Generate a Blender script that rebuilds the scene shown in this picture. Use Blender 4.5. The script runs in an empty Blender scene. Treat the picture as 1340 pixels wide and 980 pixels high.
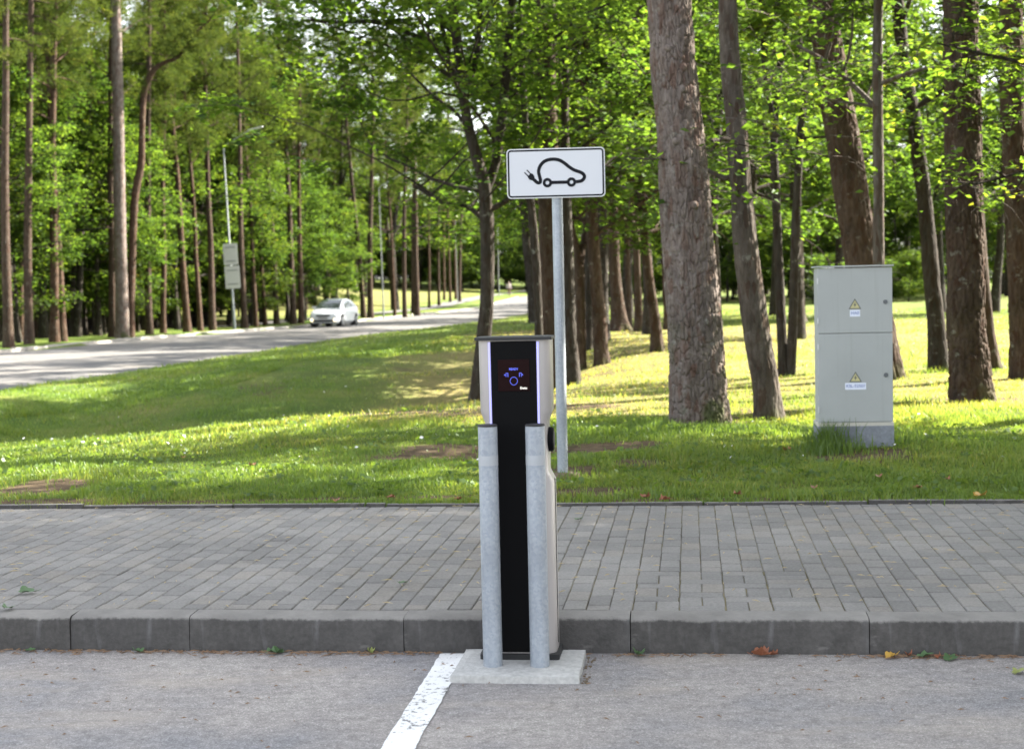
import bpy, bmesh, math, random
import numpy as np
from mathutils import Vector, Matrix, Quaternion

rng = np.random.default_rng(7)
random.seed(7)
R = math.radians
sc = bpy.context.scene
col = sc.collection

# ------------------------------------------------------------------ camera
EYE = 1.53
FPX = 2000.0            # focal length in pixels of the 1340 x 980 photograph
PITCH, ROLL = R(3.31), R(-1.26)
cam_d = bpy.data.cameras.new('camera')
cam = bpy.data.objects.new('camera', cam_d)
col.objects.link(cam)
cam_m = Matrix.Rotation(math.pi / 2 - PITCH, 3, 'X') @ Matrix.Rotation(ROLL, 3, 'Z')
cam.matrix_world = Matrix.Translation((0, 0, EYE)) @ cam_m.to_4x4()
cam_d.sensor_width = 36
cam_d.lens = 36 * FPX / 1340
cam_d.clip_end = 3000
cam_d.dof.use_dof = True
cam_d.dof.focus_distance = 7.0
cam_d.dof.aperture_fstop = 4.2
sc.camera = cam

# ------------------------------------------------------------------ sky, sun, exposure
SUN_AZ, SUN_EL = R(66), R(39)      # azimuth clockwise from the view direction (+Y)
world = bpy.data.worlds.new('World')
sc.world = world
world.use_nodes = True
wn = world.node_tree
wn.nodes.clear()
sky = wn.nodes.new('ShaderNodeTexSky')
sky.sky_type = 'NISHITA'
sky.sun_disc = False
sky.sun_elevation = SUN_EL
sky.sun_rotation = SUN_AZ
sky.air_density = 1.0
sky.dust_density = 2.0
bg = wn.nodes.new('ShaderNodeBackground')
bg.inputs['Strength'].default_value = 0.09
wo = wn.nodes.new('ShaderNodeOutputWorld')
hsv = wn.nodes.new('ShaderNodeHueSaturation')      # thin hazy autumn sky: paler than a clear one
hsv.inputs['Saturation'].default_value = 0.3
wn.links.new(sky.outputs[0], hsv.inputs['Color'])
wn.links.new(hsv.outputs[0], bg.inputs[0])
wn.links.new(bg.outputs[0], wo.inputs[0])
sd = Vector((math.sin(SUN_AZ) * math.cos(SUN_EL), math.cos(SUN_AZ) * math.cos(SUN_EL), math.sin(SUN_EL)))
sun_l = bpy.data.lights.new('sun', 'SUN')
sun_l.energy = 5.0
sun_l.angle = R(0.5)
sun_l.color = (1.0, 0.93, 0.80)
sun = bpy.data.objects.new('sun', sun_l)
col.objects.link(sun)
sun.rotation_euler = sd.to_track_quat('Z', 'Y').to_euler()
sun.location = (40, 20, 40)
sc.view_settings.view_transform = 'Standard'
sc.view_settings.look = 'None'
sc.view_settings.exposure = 2.82
sc.view_settings.gamma = 1.0
sc.view_settings.use_curve_mapping = False
sc.render.engine = 'CYCLES'
cy = sc.cycles
cy.max_bounces = 6
cy.diffuse_bounces = 2
cy.glossy_bounces = 2
cy.transmission_bounces = 4
cy.transparent_max_bounces = 4
cy.use_denoising = True
cy.sample_clamp_indirect = 6.0
cy.caustics_reflective = False
cy.caustics_refractive = False

# ------------------------------------------------------------------ helpers: projection
def ray(px, py):
    v = cam_m @ Vector(((px - 670) / FPX, (490 - py) / FPX, -1.0))
    return v

def at(px, py, y):
    v = ray(px, py)
    k = y / v.y
    return Vector((v.x * k, y, EYE + v.z * k))

def at_z(px, py, z):
    v = ray(px, py)
    k = (z - EYE) / v.z
    return Vector((v.x * k, v.y * k, z))

YAW = math.atan(234 / FPX)
KN = np.array([math.sin(YAW), math.cos(YAW)])
KA = np.array([math.cos(YAW), -math.sin(YAW)])
KO = np.array([0.0, 6.31])

def K(a, b, z=0.0):
    p = KO + KA * a + KN * b
    return Vector((p[0], p[1], z))

def kinv(p):
    d = np.array([p[0], p[1]]) - KO
    return float(d @ KA), float(d @ KN)

# ------------------------------------------------------------------ helpers: noise
def _hash(i, j, k, seed):
    h = (i.astype(np.int64) * 374761393 + j.astype(np.int64) * 668265263 + k.astype(np.int64) * 2147483647 + seed * 1274126177) & 0xffffffff
    h = ((h ^ (h >> 13)) * 1274126177) & 0xffffffff
    h = h ^ (h >> 16)
    return (h & 0xffffff) / float(0xffffff)

def vnoise(x, y, z=None, seed=0):
    x = np.asarray(x, float); y = np.asarray(y, float)
    z = np.zeros_like(x) if z is None else np.asarray(z, float)
    i, j, k = np.floor(x), np.floor(y), np.floor(z)
    fx, fy, fz = x - i, y - j, z - k
    fx, fy, fz = [f * f * (3 - 2 * f) for f in (fx, fy, fz)]
    out = 0
    for a in (0, 1):
        for b in (0, 1):
            for c in (0, 1):
                w = (fx if a else 1 - fx) * (fy if b else 1 - fy) * (fz if c else 1 - fz)
                out = out + w * _hash(i + a, j + b, k + c, seed)
    return out

def fbm(x, y, z=None, seed=0, octaves=3):
    s, a, t = 0, 1.0, 0
    for o in range(octaves):
        f = 2 ** o
        s = s + a * vnoise(np.asarray(x) * f, np.asarray(y) * f, None if z is None else np.asarray(z) * f, seed + o)
        t += a; a *= .5
    return s / t

def smooth(a, b, x):
    t = np.clip((x - a) / (b - a), 0, 1)
    return t * t * (3 - 2 * t)

def cells(u, v, nu, seed=0):
    """cellular pattern on a strip that wraps after nu cells in u: distance to the joint between two cells"""
    iu, iv = np.floor(u), np.floor(v)
    d1 = np.full(u.shape, 9.0); d2 = np.full(u.shape, 9.0); idv = np.zeros(u.shape)
    for a in (-1, 0, 1):
        for b in (-1, 0, 1):
            cu, cv = iu + a, iv + b
            cw = np.mod(cu, nu)
            du = cu + .5 + .8 * (_hash(cw, cv, cw * 0, seed) - .5) - u
            dv = cv + .5 + .8 * (_hash(cw, cv, cw * 0 + 1, seed) - .5) - v
            d = np.sqrt(du * du + dv * dv)
            hid = _hash(cw, cv, cw * 0 + 2, seed)
            near = d < d1
            d2 = np.where(near, d1, np.minimum(d2, d))
            idv = np.where(near, hid, idv)
            d1 = np.where(near, d, d1)
    return d2 - d1, idv

# ------------------------------------------------------------------ helpers: meshes and objects
def link(name, me, parent=None, mat=None, loc=None):
    o = bpy.data.objects.new(name, me)
    col.objects.link(o)
    if mat is not None and me is not None and len(me.materials) == 0:
        me.materials.append(mat)
    if parent is not None:
        o.parent = parent
    if loc is not None:
        o.location = loc
    return o

def empty(name, loc=(0, 0, 0), rz=0.0):
    o = bpy.data.objects.new(name, None)
    col.objects.link(o)
    o.location = loc
    o.rotation_euler = (0, 0, rz)
    o.empty_display_size = .2
    return o

def tag(o, label, cat, group=None):
    o['label'] = label
    o['category'] = cat
    if group:
        o['group'] = group
    return o

def copy_tree(o, parent=None):
    c = o.copy()
    col.objects.link(c)
    c.parent = parent
    for ch in o.children:
        copy_tree(ch, c)
    return c

def np_mesh(name, V, F, smooth_shade=False, attr=None):
    """V (n,3); F a list of (m,k) index arrays; attr {name: (n,) float per vertex}"""
    V = np.ascontiguousarray(V, dtype=np.float32)
    F = [np.asarray(f, dtype=np.int32) for f in (F if isinstance(F, list) else [F]) if len(f)]
    me = bpy.data.meshes.new(name)
    me.vertices.add(len(V))
    me.vertices.foreach_set('co', V.ravel())
    loops = np.concatenate([f.ravel() for f in F])
    totals = np.concatenate([np.full(len(f), f.shape[1], np.int32) for f in F])
    starts = np.concatenate([[0], np.cumsum(totals)[:-1]]).astype(np.int32)
    me.loops.add(len(loops))
    me.loops.foreach_set('vertex_index', loops)
    me.polygons.add(len(totals))
    me.polygons.foreach_set('loop_start', starts)
    me.polygons.foreach_set('loop_total', totals)
    if smooth_shade:
        me.polygons.foreach_set('use_smooth', np.ones(len(totals), bool))
    for k, a in (attr or {}).items():
        at_ = me.attributes.new(k, 'FLOAT', 'POINT')
        at_.data.foreach_set('value', np.asarray(a, np.float32))
    me.update(calc_edges=True)
    return me

class MB:
    """collects small shapes into one mesh"""
    def __init__(s):
        s.v, s.f = [], []
    def add(s, V, F):
        n = len(s.v)
        s.v += [tuple(p) for p in V]
        s.f += [tuple(i + n for i in f) for f in F]
        return s
    def box(s, x0, x1, y0, y1, z0, z1, bev=0.0):
        if bev <= 0:
            V = [(x, y, z) for z in (z0, z1) for y in (y0, y1) for x in (x0, x1)]
            return s.add(V, [(0, 2, 3, 1), (4, 5, 7, 6), (0, 1, 5, 4), (2, 6, 7, 3), (0, 4, 6, 2), (1, 3, 7, 5)])
        bm = bmesh.new()
        bmesh.ops.create_cube(bm, size=1)
        for v in bm.verts:
            v.co = Vector(((x0 + x1) / 2 + v.co.x * (x1 - x0), (y0 + y1) / 2 + v.co.y * (y1 - y0), (z0 + z1) / 2 + v.co.z * (z1 - z0)))
        bmesh.ops.bevel(bm, geom=bm.edges[:], offset=bev, segments=2, affect='EDGES', profile=.6)
        s.frombm(bm)
        return s
    def frombm(s, bm):
        bm.verts.index_update()
        s.add([v.co.copy() for v in bm.verts], [[v.index for v in f.verts] for f in bm.faces])
        bm.free()
    def tube(s, pts, rad, n=12, cap=True):
        V, F = tube(np.array([list(p) for p in pts], float), np.array(rad if hasattr(rad, '__len__') else [rad] * len(pts), float), n)
        base = len(s.v)
        s.add(V, F)
        if cap:
            s.f.append(tuple(base + i for i in range(n))[::-1])
            s.f.append(tuple(base + len(V) - n + i for i in range(n)))
        return s
    def prism(s, outline, y0, y1):
        """outline in (x, z), extruded along y"""
        n = len(outline)
        V = [(x, y0, z) for x, z in outline] + [(x, y1, z) for x, z in outline]
        F = [tuple(range(n)), tuple(range(2 * n - 1, n - 1, -1))] + [(i, i + n, (i + 1) % n + n, (i + 1) % n) for i in range(n)]
        return s.add(V, F)
    def prism_z(s, outline, z0, z1):
        n = len(outline)
        V = [(x, y, z0) for x, y in outline] + [(x, y, z1) for x, y in outline]
        F = [tuple(range(n))[::-1], tuple(range(n, 2 * n))] + [(i, (i + 1) % n, (i + 1) % n + n, i + n) for i in range(n)]
        return s.add(V, F)
    def build(s, name, mat, parent=None, smooth_shade=False, loc=None):
        me = bpy.data.meshes.new(name)
        me.from_pydata(s.v, [], s.f)
        bm = bmesh.new(); bm.from_mesh(me)
        bmesh.ops.recalc_face_normals(bm, faces=bm.faces[:])
        bm.to_mesh(me); bm.free()
        if smooth_shade:
            for p in me.polygons:
                p.use_smooth = True
            try:
                me.set_sharp_from_angle(angle=R(38))
            except Exception:
                pass
        return link(name, me, parent, mat, loc)

def tube(P, rad, n):
    P = np.asarray(P, float); m = len(P)
    T = np.gradient(P, axis=0)
    T /= np.linalg.norm(T, axis=1)[:, None] + 1e-9
    ref = np.array([1.0, 0, 0]) if abs(T[0][0]) < .9 else np.array([0, 1.0, 0])
    U = np.zeros_like(P); W = np.zeros_like(P)
    u = ref - T[0] * (ref @ T[0]); u /= np.linalg.norm(u)
    for i in range(m):
        u = u - T[i] * (u @ T[i]); u /= np.linalg.norm(u) + 1e-9
        U[i] = u; W[i] = np.cross(T[i], u)
    th = np.arange(n) * 2 * math.pi / n
    c, s_ = np.cos(th), np.sin(th)
    V = P[:, None, :] + rad[:, None, None] * (c[None, :, None] * U[:, None, :] + s_[None, :, None] * W[:, None, :])
    i = np.arange(m - 1)[:, None] * n; j = np.arange(n)[None, :]; j2 = (j + 1) % n
    F = np.stack([i + j, i + j2, i + n + j2, i + n + j], -1).reshape(-1, 4)
    return V.reshape(-1, 3), F

def catmull(P, k=8):
    P = [np.array(p, float) for p in P]
    Q = [2 * P[0] - P[1]] + P + [2 * P[-1] - P[-2]]
    out = []
    for i in range(1, len(Q) - 2):
        p0, p1, p2, p3 = Q[i - 1:i + 3]
        for t in np.arange(k) / k:
            out.append(.5 * ((2 * p1) + (p2 - p0) * t + (2 * p0 - 5 * p1 + 4 * p2 - p3) * t * t + (3 * p1 - p0 - 3 * p2 + p3) * t ** 3))
    out.append(P[-1])
    return np.array(out)

# ------------------------------------------------------------------ helpers: materials
class NT:
    def __init__(s, name):
        s.m = bpy.data.materials.new(name)
        s.m.use_nodes = True
        s.t = s.m.node_tree
        s.t.nodes.clear()
        s.out = s.n('ShaderNodeOutputMaterial')
    def n(s, kind, **kw):
        nd = s.t.nodes.new(kind)
        for k, v in kw.items():
            if k.startswith('i_'):
                nd.inputs[k[2:].replace('_', ' ')].default_value = v
            else:
                setattr(nd, k, v)
        return nd
    def l(s, a, b):
        s.t.links.new(a, b)
    def coord(s, which='Object', scale=(1, 1, 1)):
        tc = s.n('ShaderNodeTexCoord')
        mp = s.n('ShaderNodeMapping')
        mp.inputs['Scale'].default_value = scale
        s.l(tc.outputs[which], mp.inputs[0])
        return mp.outputs[0]
    def noise(s, vec, scale, detail=3, rough=.55):
        nd = s.n('ShaderNodeTexNoise')
        nd.inputs['Scale'].default_value = scale
        nd.inputs['Detail'].default_value = detail
        nd.inputs['Roughness'].default_value = rough
        if vec is not None:
            s.l(vec, nd.inputs['Vector'])
        return nd.outputs['Fac']
    def ramp(s, fac, stops):
        r = s.n('ShaderNodeValToRGB')
        e = r.color_ramp.elements
        while len(e) > 1:
            e.remove(e[-1])
        e[0].position = stops[0][0]; e[0].color = (*stops[0][1], 1) if not isinstance(stops[0][1], float) else (stops[0][1],) * 3 + (1,)
        for p, c in stops[1:]:
            k = e.new(p)
            k.color = (*c, 1) if not isinstance(c, float) else (c, c, c, 1)
        s.l(fac, r.inputs[0])
        return r.outputs[0]
    def mix(s, fac, a, b, mode='MIX'):
        m = s.n('ShaderNodeMix', data_type='RGBA', blend_type=mode)
        for sock, v in ((m.inputs[0], fac), (m.inputs[6], a), (m.inputs[7], b)):
            if hasattr(v, 'is_output'):
                s.l(v, sock)
            elif isinstance(v, (int, float)):
                sock.default_value = v if sock == m.inputs[0] else (v, v, v, 1)
            else:
                sock.default_value = (*v, 1)
        return m.outputs[2]
    def math(s, op, a, b=0.0):
        m = s.n('ShaderNodeMath', operation=op)
        for k, v in enumerate((a, b)):
            if hasattr(v, 'is_output'):
                s.l(v, m.inputs[k])
            else:
                m.inputs[k].default_value = v
        return m.outputs[0]
    def attr(s, name):
        return s.n('ShaderNodeAttribute', attribute_name=name).outputs['Fac']
    def rand(s):
        return s.n('ShaderNodeObjectInfo').outputs['Random']
    def bump(s, h, strength=.3, dist=.01):
        b = s.n('ShaderNodeBump')
        b.inputs['Strength'].default_value = strength
        b.inputs['Distance'].default_value = dist
        s.l(h, b.inputs['Height'])
        return b.outputs[0]
    def pbr(s, color, rough=.7, metal=0.0, spec=.5, normal=None, emit=None, emit_s=0.0, coat=0.0):
        p = s.n('ShaderNodeBsdfPrincipled')
        for k, v in (('Base Color', color), ('Roughness', rough), ('Metallic', metal), ('Specular IOR Level', spec), ('Coat Weight', coat)):
            if hasattr(v, 'is_output'):
                s.l(v, p.inputs[k])
            else:
                p.inputs[k].default_value = (*v, 1) if isinstance(v, tuple) else v
        if normal is not None:
            s.l(normal, p.inputs['Normal'])
        if emit is not None:
            p.inputs['Emission Color'].default_value = (*emit, 1)
            p.inputs['Emission Strength'].default_value = emit_s
        s.l(p.outputs[0], s.out.inputs[0])
        return s.m

def plain(name, color, rough=.6, metal=0.0, spec=.5, var=.12, scale=9.0, emit=None, emit_s=0.0, coat=0.0, bump=0.0):
    t = NT(name)
    if emit is not None:
        return t.pbr(color, rough, metal, spec, emit=emit, emit_s=emit_s)
    v = t.coord()
    n = t.noise(v, scale, 4)
    c = t.mix(n, tuple(x * (1 - var) for x in color), tuple(min(1, x * (1 + var)) for x in color))
    nm = t.bump(t.noise(v, scale * 8, 3), bump, .004) if bump else None
    return t.pbr(c, rough, metal, spec, nm, coat=coat)

def m_asphalt(name, base=.2, warm=(1.0, .97, .96)):
    t = NT(name); v = t.coord()
    vo = t.n('ShaderNodeTexVoronoi'); vo.inputs['Scale'].default_value = 210
    t.l(v, vo.inputs['Vector'])
    sep = t.n('ShaderNodeSeparateColor'); t.l(vo.outputs['Color'], sep.inputs[0])
    grit = t.ramp(sep.outputs[0], [(0, .68), (.55, .94), (.85, 1.07), (1, 1.45)])
    big = t.ramp(t.noise(v, .9, 5, .6), [(.3, (base * .72, base * .72, base * .76)), (.52, (base * warm[0], base * warm[1], base * warm[2])), (.75, (base * 1.3, base * 1.22, base * 1.12))])
    fine = t.ramp(t.noise(v, 22, 4), [(.3, .82), (.7, 1.14)])
    c = t.mix(1.0, t.mix(1.0, big, grit, 'MULTIPLY'), fine, 'MULTIPLY')
    # worn speckle and old crack filler
    cr = t.noise(t.coord(scale=(1, 2.6, 1)), 2.3, 7, .65)
    crack = t.ramp(cr, [(.485, .0), (.5, 1.0), (.515, .0)])
    c = t.mix(t.math('MULTIPLY', crack, .3), c, (.07, .065, .06))
    sp = t.noise(v, 3.1, 7, .75)
    c = t.mix(t.ramp(sp, [(.64, 0.0), (.70, .35)]), c, (.11, .10, .09))
    c = t.mix(t.ramp(t.noise(t.coord(scale=(.5, 1.4, 1)), 1.6, 5, .6), [(.55, 0.0), (.72, .4)]), c, (.42, .36, .29))
    h = t.math('ADD', t.math('MULTIPLY', sep.outputs[0], .6), t.noise(v, 60, 3))
    return t.pbr(c, .9, spec=.25, normal=t.bump(h, .35, .004))

def m_concrete(name, base, speck=.0, dirt=.5, worn=None):
    t = NT(name); v = t.coord()
    n1 = t.noise(v, 3.2, 6, .65)
    c = t.ramp(n1, [(.25, tuple(x * (1 - .45 * dirt) for x in base)), (.5, base), (.8, tuple(min(1, x * (1 + .35 * dirt)) for x in base))])
    n2 = t.noise(v, 45, 4, .6)
    c = t.mix(1.0, c, t.ramp(n2, [(.3, .8), (.7, 1.15)]), 'MULTIPLY')
    st = t.noise(t.coord(scale=(9, 9, 1.5)), 2.0, 4)
    c = t.mix(t.ramp(st, [(.58, 0.0), (.78, .22 * dirt)]), c, (.34, .34, .35))
    if worn:
        big = t.noise(v, 1.1, 6, .7)
        c = t.mix(t.ramp(big, [(.46, 0.0), (.6, .8)]), c, tuple(x * .4 for x in base))
        c = t.mix(t.ramp(t.noise(t.coord(scale=(1, 1, 2)), 5.5, 6, .75), [(.6, 0.0), (.72, .5)]), c, tuple(x * 2.6 for x in base))
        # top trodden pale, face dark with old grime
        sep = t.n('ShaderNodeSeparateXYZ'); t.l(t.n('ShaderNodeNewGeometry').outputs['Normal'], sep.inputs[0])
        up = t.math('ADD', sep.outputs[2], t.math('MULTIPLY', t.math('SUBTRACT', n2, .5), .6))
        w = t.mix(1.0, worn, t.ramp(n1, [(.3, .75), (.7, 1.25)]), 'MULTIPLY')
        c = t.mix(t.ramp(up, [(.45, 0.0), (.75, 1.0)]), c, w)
    c = t.mix(t.math('MULTIPLY', t.rand(), .16), c, (.1, .1, .105))
    return t.pbr(c, .9, spec=.25, normal=t.bump(t.math('ADD', t.noise(v, 70, 4), t.math('MULTIPLY', n1, 1.5)), .7, .006))

def m_brick():
    t = NT('grey_paver'); v = t.coord()
    r = t.math('FRACT', t.math('ADD', t.n('ShaderNodeNewGeometry').outputs['Random Per Island'], t.rand()))
    c = t.ramp(r, [(0, (.18, .172, .163)), (.35, (.208, .2, .189)), (.7, (.232, .221, .206)), (1, (.23, .211, .187))])
    wv = t.n('ShaderNodeNewGeometry').outputs['Position']
    c = t.mix(1.0, c, t.ramp(t.noise(wv, 1.1, 5, .6), [(.3, .78), (.7, 1.18)]), 'MULTIPLY')
    c = t.mix(1.0, c, t.ramp(t.noise(wv, 90, 4), [(.3, .8), (.72, 1.16)]), 'MULTIPLY')
    sc_ = t.noise(wv, 1.7, 6, .7)
    c = t.mix(t.ramp(sc_, [(.62, 0.0), (.70, .3)]), c, (.33, .31, .27))
    dk = t.noise(wv, 2.6, 6, .75)
    c = t.mix(t.ramp(dk, [(.60, 0.0), (.70, .4)]), c, (.075, .07, .06))
    return t.pbr(c, .82, spec=.35, normal=t.bump(t.noise(wv, 120, 3), .35, .003))

def m_joint():
    t = NT('joint_sand'); wv = t.n('ShaderNodeNewGeometry').outputs['Position']
    c = t.ramp(t.noise(wv, 3.0, 5), [(.35, (.07, .062, .045)), (.48, (.13, .115, .07)), (.6, (.22, .19, .11)), (.7, (.075, .10, .03))])
    return t.pbr(c, .95, spec=.1, normal=t.bump(t.noise(wv, 90, 3), .6, .004))

def m_lawn():
    t = NT('lawn_soil_and_grass'); wv = t.n('ShaderNodeNewGeometry').outputs['Position']
    g = t.ramp(t.noise(wv, .55, 5, .6), [(.3, (.045, .085, .014)), (.48, (.075, .12, .02)), (.6, (.115, .145, .03)), (.74, (.16, .15, .055))])
    g = t.mix(1.0, g, t.ramp(t.noise(wv, 26, 4, .7), [(.3, .6), (.7, 1.35)]), 'MULTIPLY')
    s = t.ramp(t.noise(wv, 9, 5, .65), [(.3, (.055, .038, .024)), (.6, (.12, .088, .055)), (.8, (.2, .16, .1))])
    d = t.math('ADD', t.attr('dirt'), t.math('MULTIPLY', t.math('SUBTRACT', t.noise(wv, 4, 5), .5), .9))
    dry = t.ramp(t.noise(wv, 5, 5, .6), [(.35, (.14, .12, .05)), (.7, (.26, .2, .095))])
    g = t.mix(t.math('MULTIPLY', t.attr('dry'), .75), g, dry)
    c = t.mix(t.ramp(d, [(.35, 0.0), (.62, 1.0)]), g, s)
    return t.pbr(c, .95, spec=.1, normal=t.bump(t.noise(wv, 30, 5, .7), .9, .03))

def leafy(name, stops, trans, tfac=.5, gloss=.08, autumn=0.0):
    t = NT(name)
    tint = t.attr('tint')
    r = t.math('ADD', t.math('MULTIPLY', tint, .75), t.math('MULTIPLY', t.rand(), .25))
    c = t.ramp(r, stops)
    tc = t.mix(1.0, c, trans, 'MULTIPLY')
    d = t.n('ShaderNodeBsdfDiffuse'); t.l(c, d.inputs[0])
    tr = t.n('ShaderNodeBsdfTranslucent'); t.l(tc, tr.inputs[0])
    mx = t.n('ShaderNodeMixShader'); mx.inputs[0].default_value = tfac
    t.l(d.outputs[0], mx.inputs[1]); t.l(tr.outputs[0], mx.inputs[2])
    gl = t.n('ShaderNodeBsdfGlossy'); gl.inputs['Roughness'].default_value = .45
    gl.inputs[0].default_value = (.8, .9, .8, 1)
    m2 = t.n('ShaderNodeMixShader'); m2.inputs[0].default_value = gloss
    t.l(mx.outputs[0], m2.inputs[1]); t.l(gl.outputs[0], m2.inputs[2])
    t.l(m2.outputs[0], t.out.inputs[0])
    return t.m

def m_bark(name, dark, mid, light, moss=0.0, sx=14.0, sz=4.6):
    t = NT(name); v = t.coord(scale=(1, 1, sz / sx))
    n = t.noise(v, sx, 5, .65)
    vo = t.n('ShaderNodeTexVoronoi', feature='DISTANCE_TO_EDGE'); vo.inputs['Scale'].default_value = sx * .9
    t.l(v, vo.inputs['Vector'])
    c = t.ramp(n, [(.25, dark), (.5, mid), (.78, light)])
    c2 = t.ramp(t.noise(t.coord(), 1.3, 4), [(.35, .75), (.65, 1.2)])
    c = t.mix(1.0, c, c2, 'MULTIPLY')
    vc = t.n('ShaderNodeTexVoronoi'); vc.inputs['Scale'].default_value = sx * 1.4
    t.l(v, vc.inputs['Vector'])
    sv = t.n('ShaderNodeSeparateColor'); t.l(vc.outputs['Color'], sv.inputs[0])
    c = t.mix(t.ramp(sv.outputs[0], [(.3, 0.0), (.9, .5)]), c, tuple(x * k for x, k in zip(light, (.72, .72, .74))))
    c = t.mix(t.ramp(sv.outputs[1], [(.6, 0.0), (.95, .6)]), c, tuple(x * k for x, k in zip(mid, (.75, .5, .4))))
    lich = t.noise(t.coord(), 7.0, 5, .7)
    c = t.mix(t.ramp(lich, [(.6, 0.0), (.72, .5)]), c, (.3, .31, .27))
    if moss:
        mo = t.noise(t.coord(), 2.2, 5, .6)
        sep = t.n('ShaderNodeSeparateXYZ'); t.l(t.coord(), sep.inputs[0])
        low = t.ramp(t.math('MULTIPLY', sep.outputs[2], .4), [(.0, 1.0), (.5, .0)])
        c = t.mix(t.math('MULTIPLY', t.ramp(mo, [(.52, 0.0), (.62, 1.0)]), t.math('MULTIPLY', low, moss)), c, (.045, .06, .015))
    h = t.math('ADD', t.math('MINIMUM', vo.outputs['Distance'], .25), t.math('MULTIPLY', n, .4))
    return t.pbr(c, .92, spec=.15, normal=t.bump(h, .8, .03))

def m_galv():
    t = NT('galvanised_steel'); v = t.coord()
    vo = t.n('ShaderNodeTexVoronoi'); vo.inputs['Scale'].default_value = 95
    t.l(v, vo.inputs['Vector'])
    sep = t.n('ShaderNodeSeparateColor'); t.l(vo.outputs['Color'], sep.inputs[0])
    c = t.ramp(sep.outputs[0], [(0, (.30, .335, .38)), (1, (.37, .40, .44))])
    c = t.mix(1.0, c, t.ramp(t.noise(t.coord(scale=(6, 6, 1)), 3, 5, .6), [(.3, .78), (.7, 1.12)]), 'MULTIPLY')
    return t.pbr(c, t.ramp(sep.outputs[1], [(0, .45), (1, .65)]), .35, normal=t.bump(sep.outputs[0], .06, .002))

M = {}
M['asphalt'] = m_asphalt('parking_asphalt', .315, (1.05, .97, .915))
M['road'] = m_asphalt('road_asphalt', .115, (1.0, .98, .97))
M['kerb'] = m_concrete('kerb_concrete', (.085, .08, .075), dirt=1.0, worn=(.24, .228, .21))
M['pad'] = m_concrete('pad_concrete', (.52, .515, .495), dirt=.3)
M['kerb_pale'] = m_concrete('pale_kerb_concrete', (.27, .255, .235), dirt=.5)
M['brick'] = m_brick()
M['joint'] = m_joint()
M['lawn'] = m_lawn()
M['galv'] = m_galv()
M['grass'] = leafy('grass_blades', [(0, (.09, .09, .03)), (.2, (.062, .108, .024)), (.5, (.085, .143, .03)), (.78, (.14, .178, .042)), (1, (.33, .26, .12))], (2.4, 2.2, 1.0), .5, .04)
M['leaf'] = leafy('broad_leaves', [(0, (.018, .037, .012)), (.3, (.032, .06, .016)), (.6, (.055, .09, .019)), (.9, (.088, .122, .024)), (1, (.15, .13, .03))], (3.0, 3.05, 1.15), .52, .015)
M['needle'] = leafy('pine_needles', [(0, (.028, .046, .014)), (.5, (.048, .07, .02)), (1, (.085, .10, .028))], (2.0, 1.9, .9), .35, .0)
M['pine_bark'] = m_bark('pine_bark', (.056, .044, .038), (.138, .112, .098), (.25, .214, .194), moss=.9)
M['red_bark'] = m_bark('orange_pine_bark', (.025, .017, .012), (.058, .037, .026), (.11, .072, .05), sx=9)
M['grey_bark'] = m_bark('grey_bark', (.014, .012, .010), (.034, .029, .024), (.065, .056, .048), moss=.3, sx=18)
M['ash_bark'] = m_bark('ash_bark', (.03, .025, .021), (.078, .066, .056), (.15, .13, .113), moss=.4, sx=18)
M['brown_bark'] = m_bark('brown_bark', (.022, .016, .012), (.052, .036, .027), (.095, .07, .053), moss=.4, sx=12)

# ------------------------------------------------------------------ terrain
_NY = [-60, 0, 31, 37, 44.4, 55, 65.8, 75.6, 89, 96.5, 116, 150, 190, 240, 900]
_NX = [-18, -13.5, -10.2, -9.1, -8.2, -7.3, -6.3, -4.7, -2.1, -1.0, 1.4, 7, 16, 30, 230]
_FY = [-60, 0, 30, 50.6, 66, 79, 86, 100, 121, 138, 150, 180, 190, 240, 900]
_FX = [-27, -22.5, -19, -17.2, -15.9, -13.9, -12.1, -9.7, -6.3, -3.2, -1.5, 1.8, 3.5, 14, 200]
_ZY = [-60, 0, 50, 86, 120, 138, 150, 180, 240, 900]
_ZZ = [-.2, -.3, -.35, -.57, -.55, -.5, -.17, .33, 1.2, 1.2]
_ys = np.arange(-60, 900, 1.0)
def _sm(yy, xx, w=9):
    v = np.interp(_ys, yy, xx); k = np.ones(w) / w
    p = np.pad(v, w // 2, mode='edge')
    return np.convolve(p, k, 'valid')
_xn, _xf, _zr = _sm(_NY, _NX), _sm(_FY, _FX), _sm(_ZY, _ZZ)
def XN(y): return np.interp(y, _ys, _xn)
def XF(y): return np.interp(y, _ys, _xf)
def ZR(y): return np.interp(y, _ys, _zr)

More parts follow.
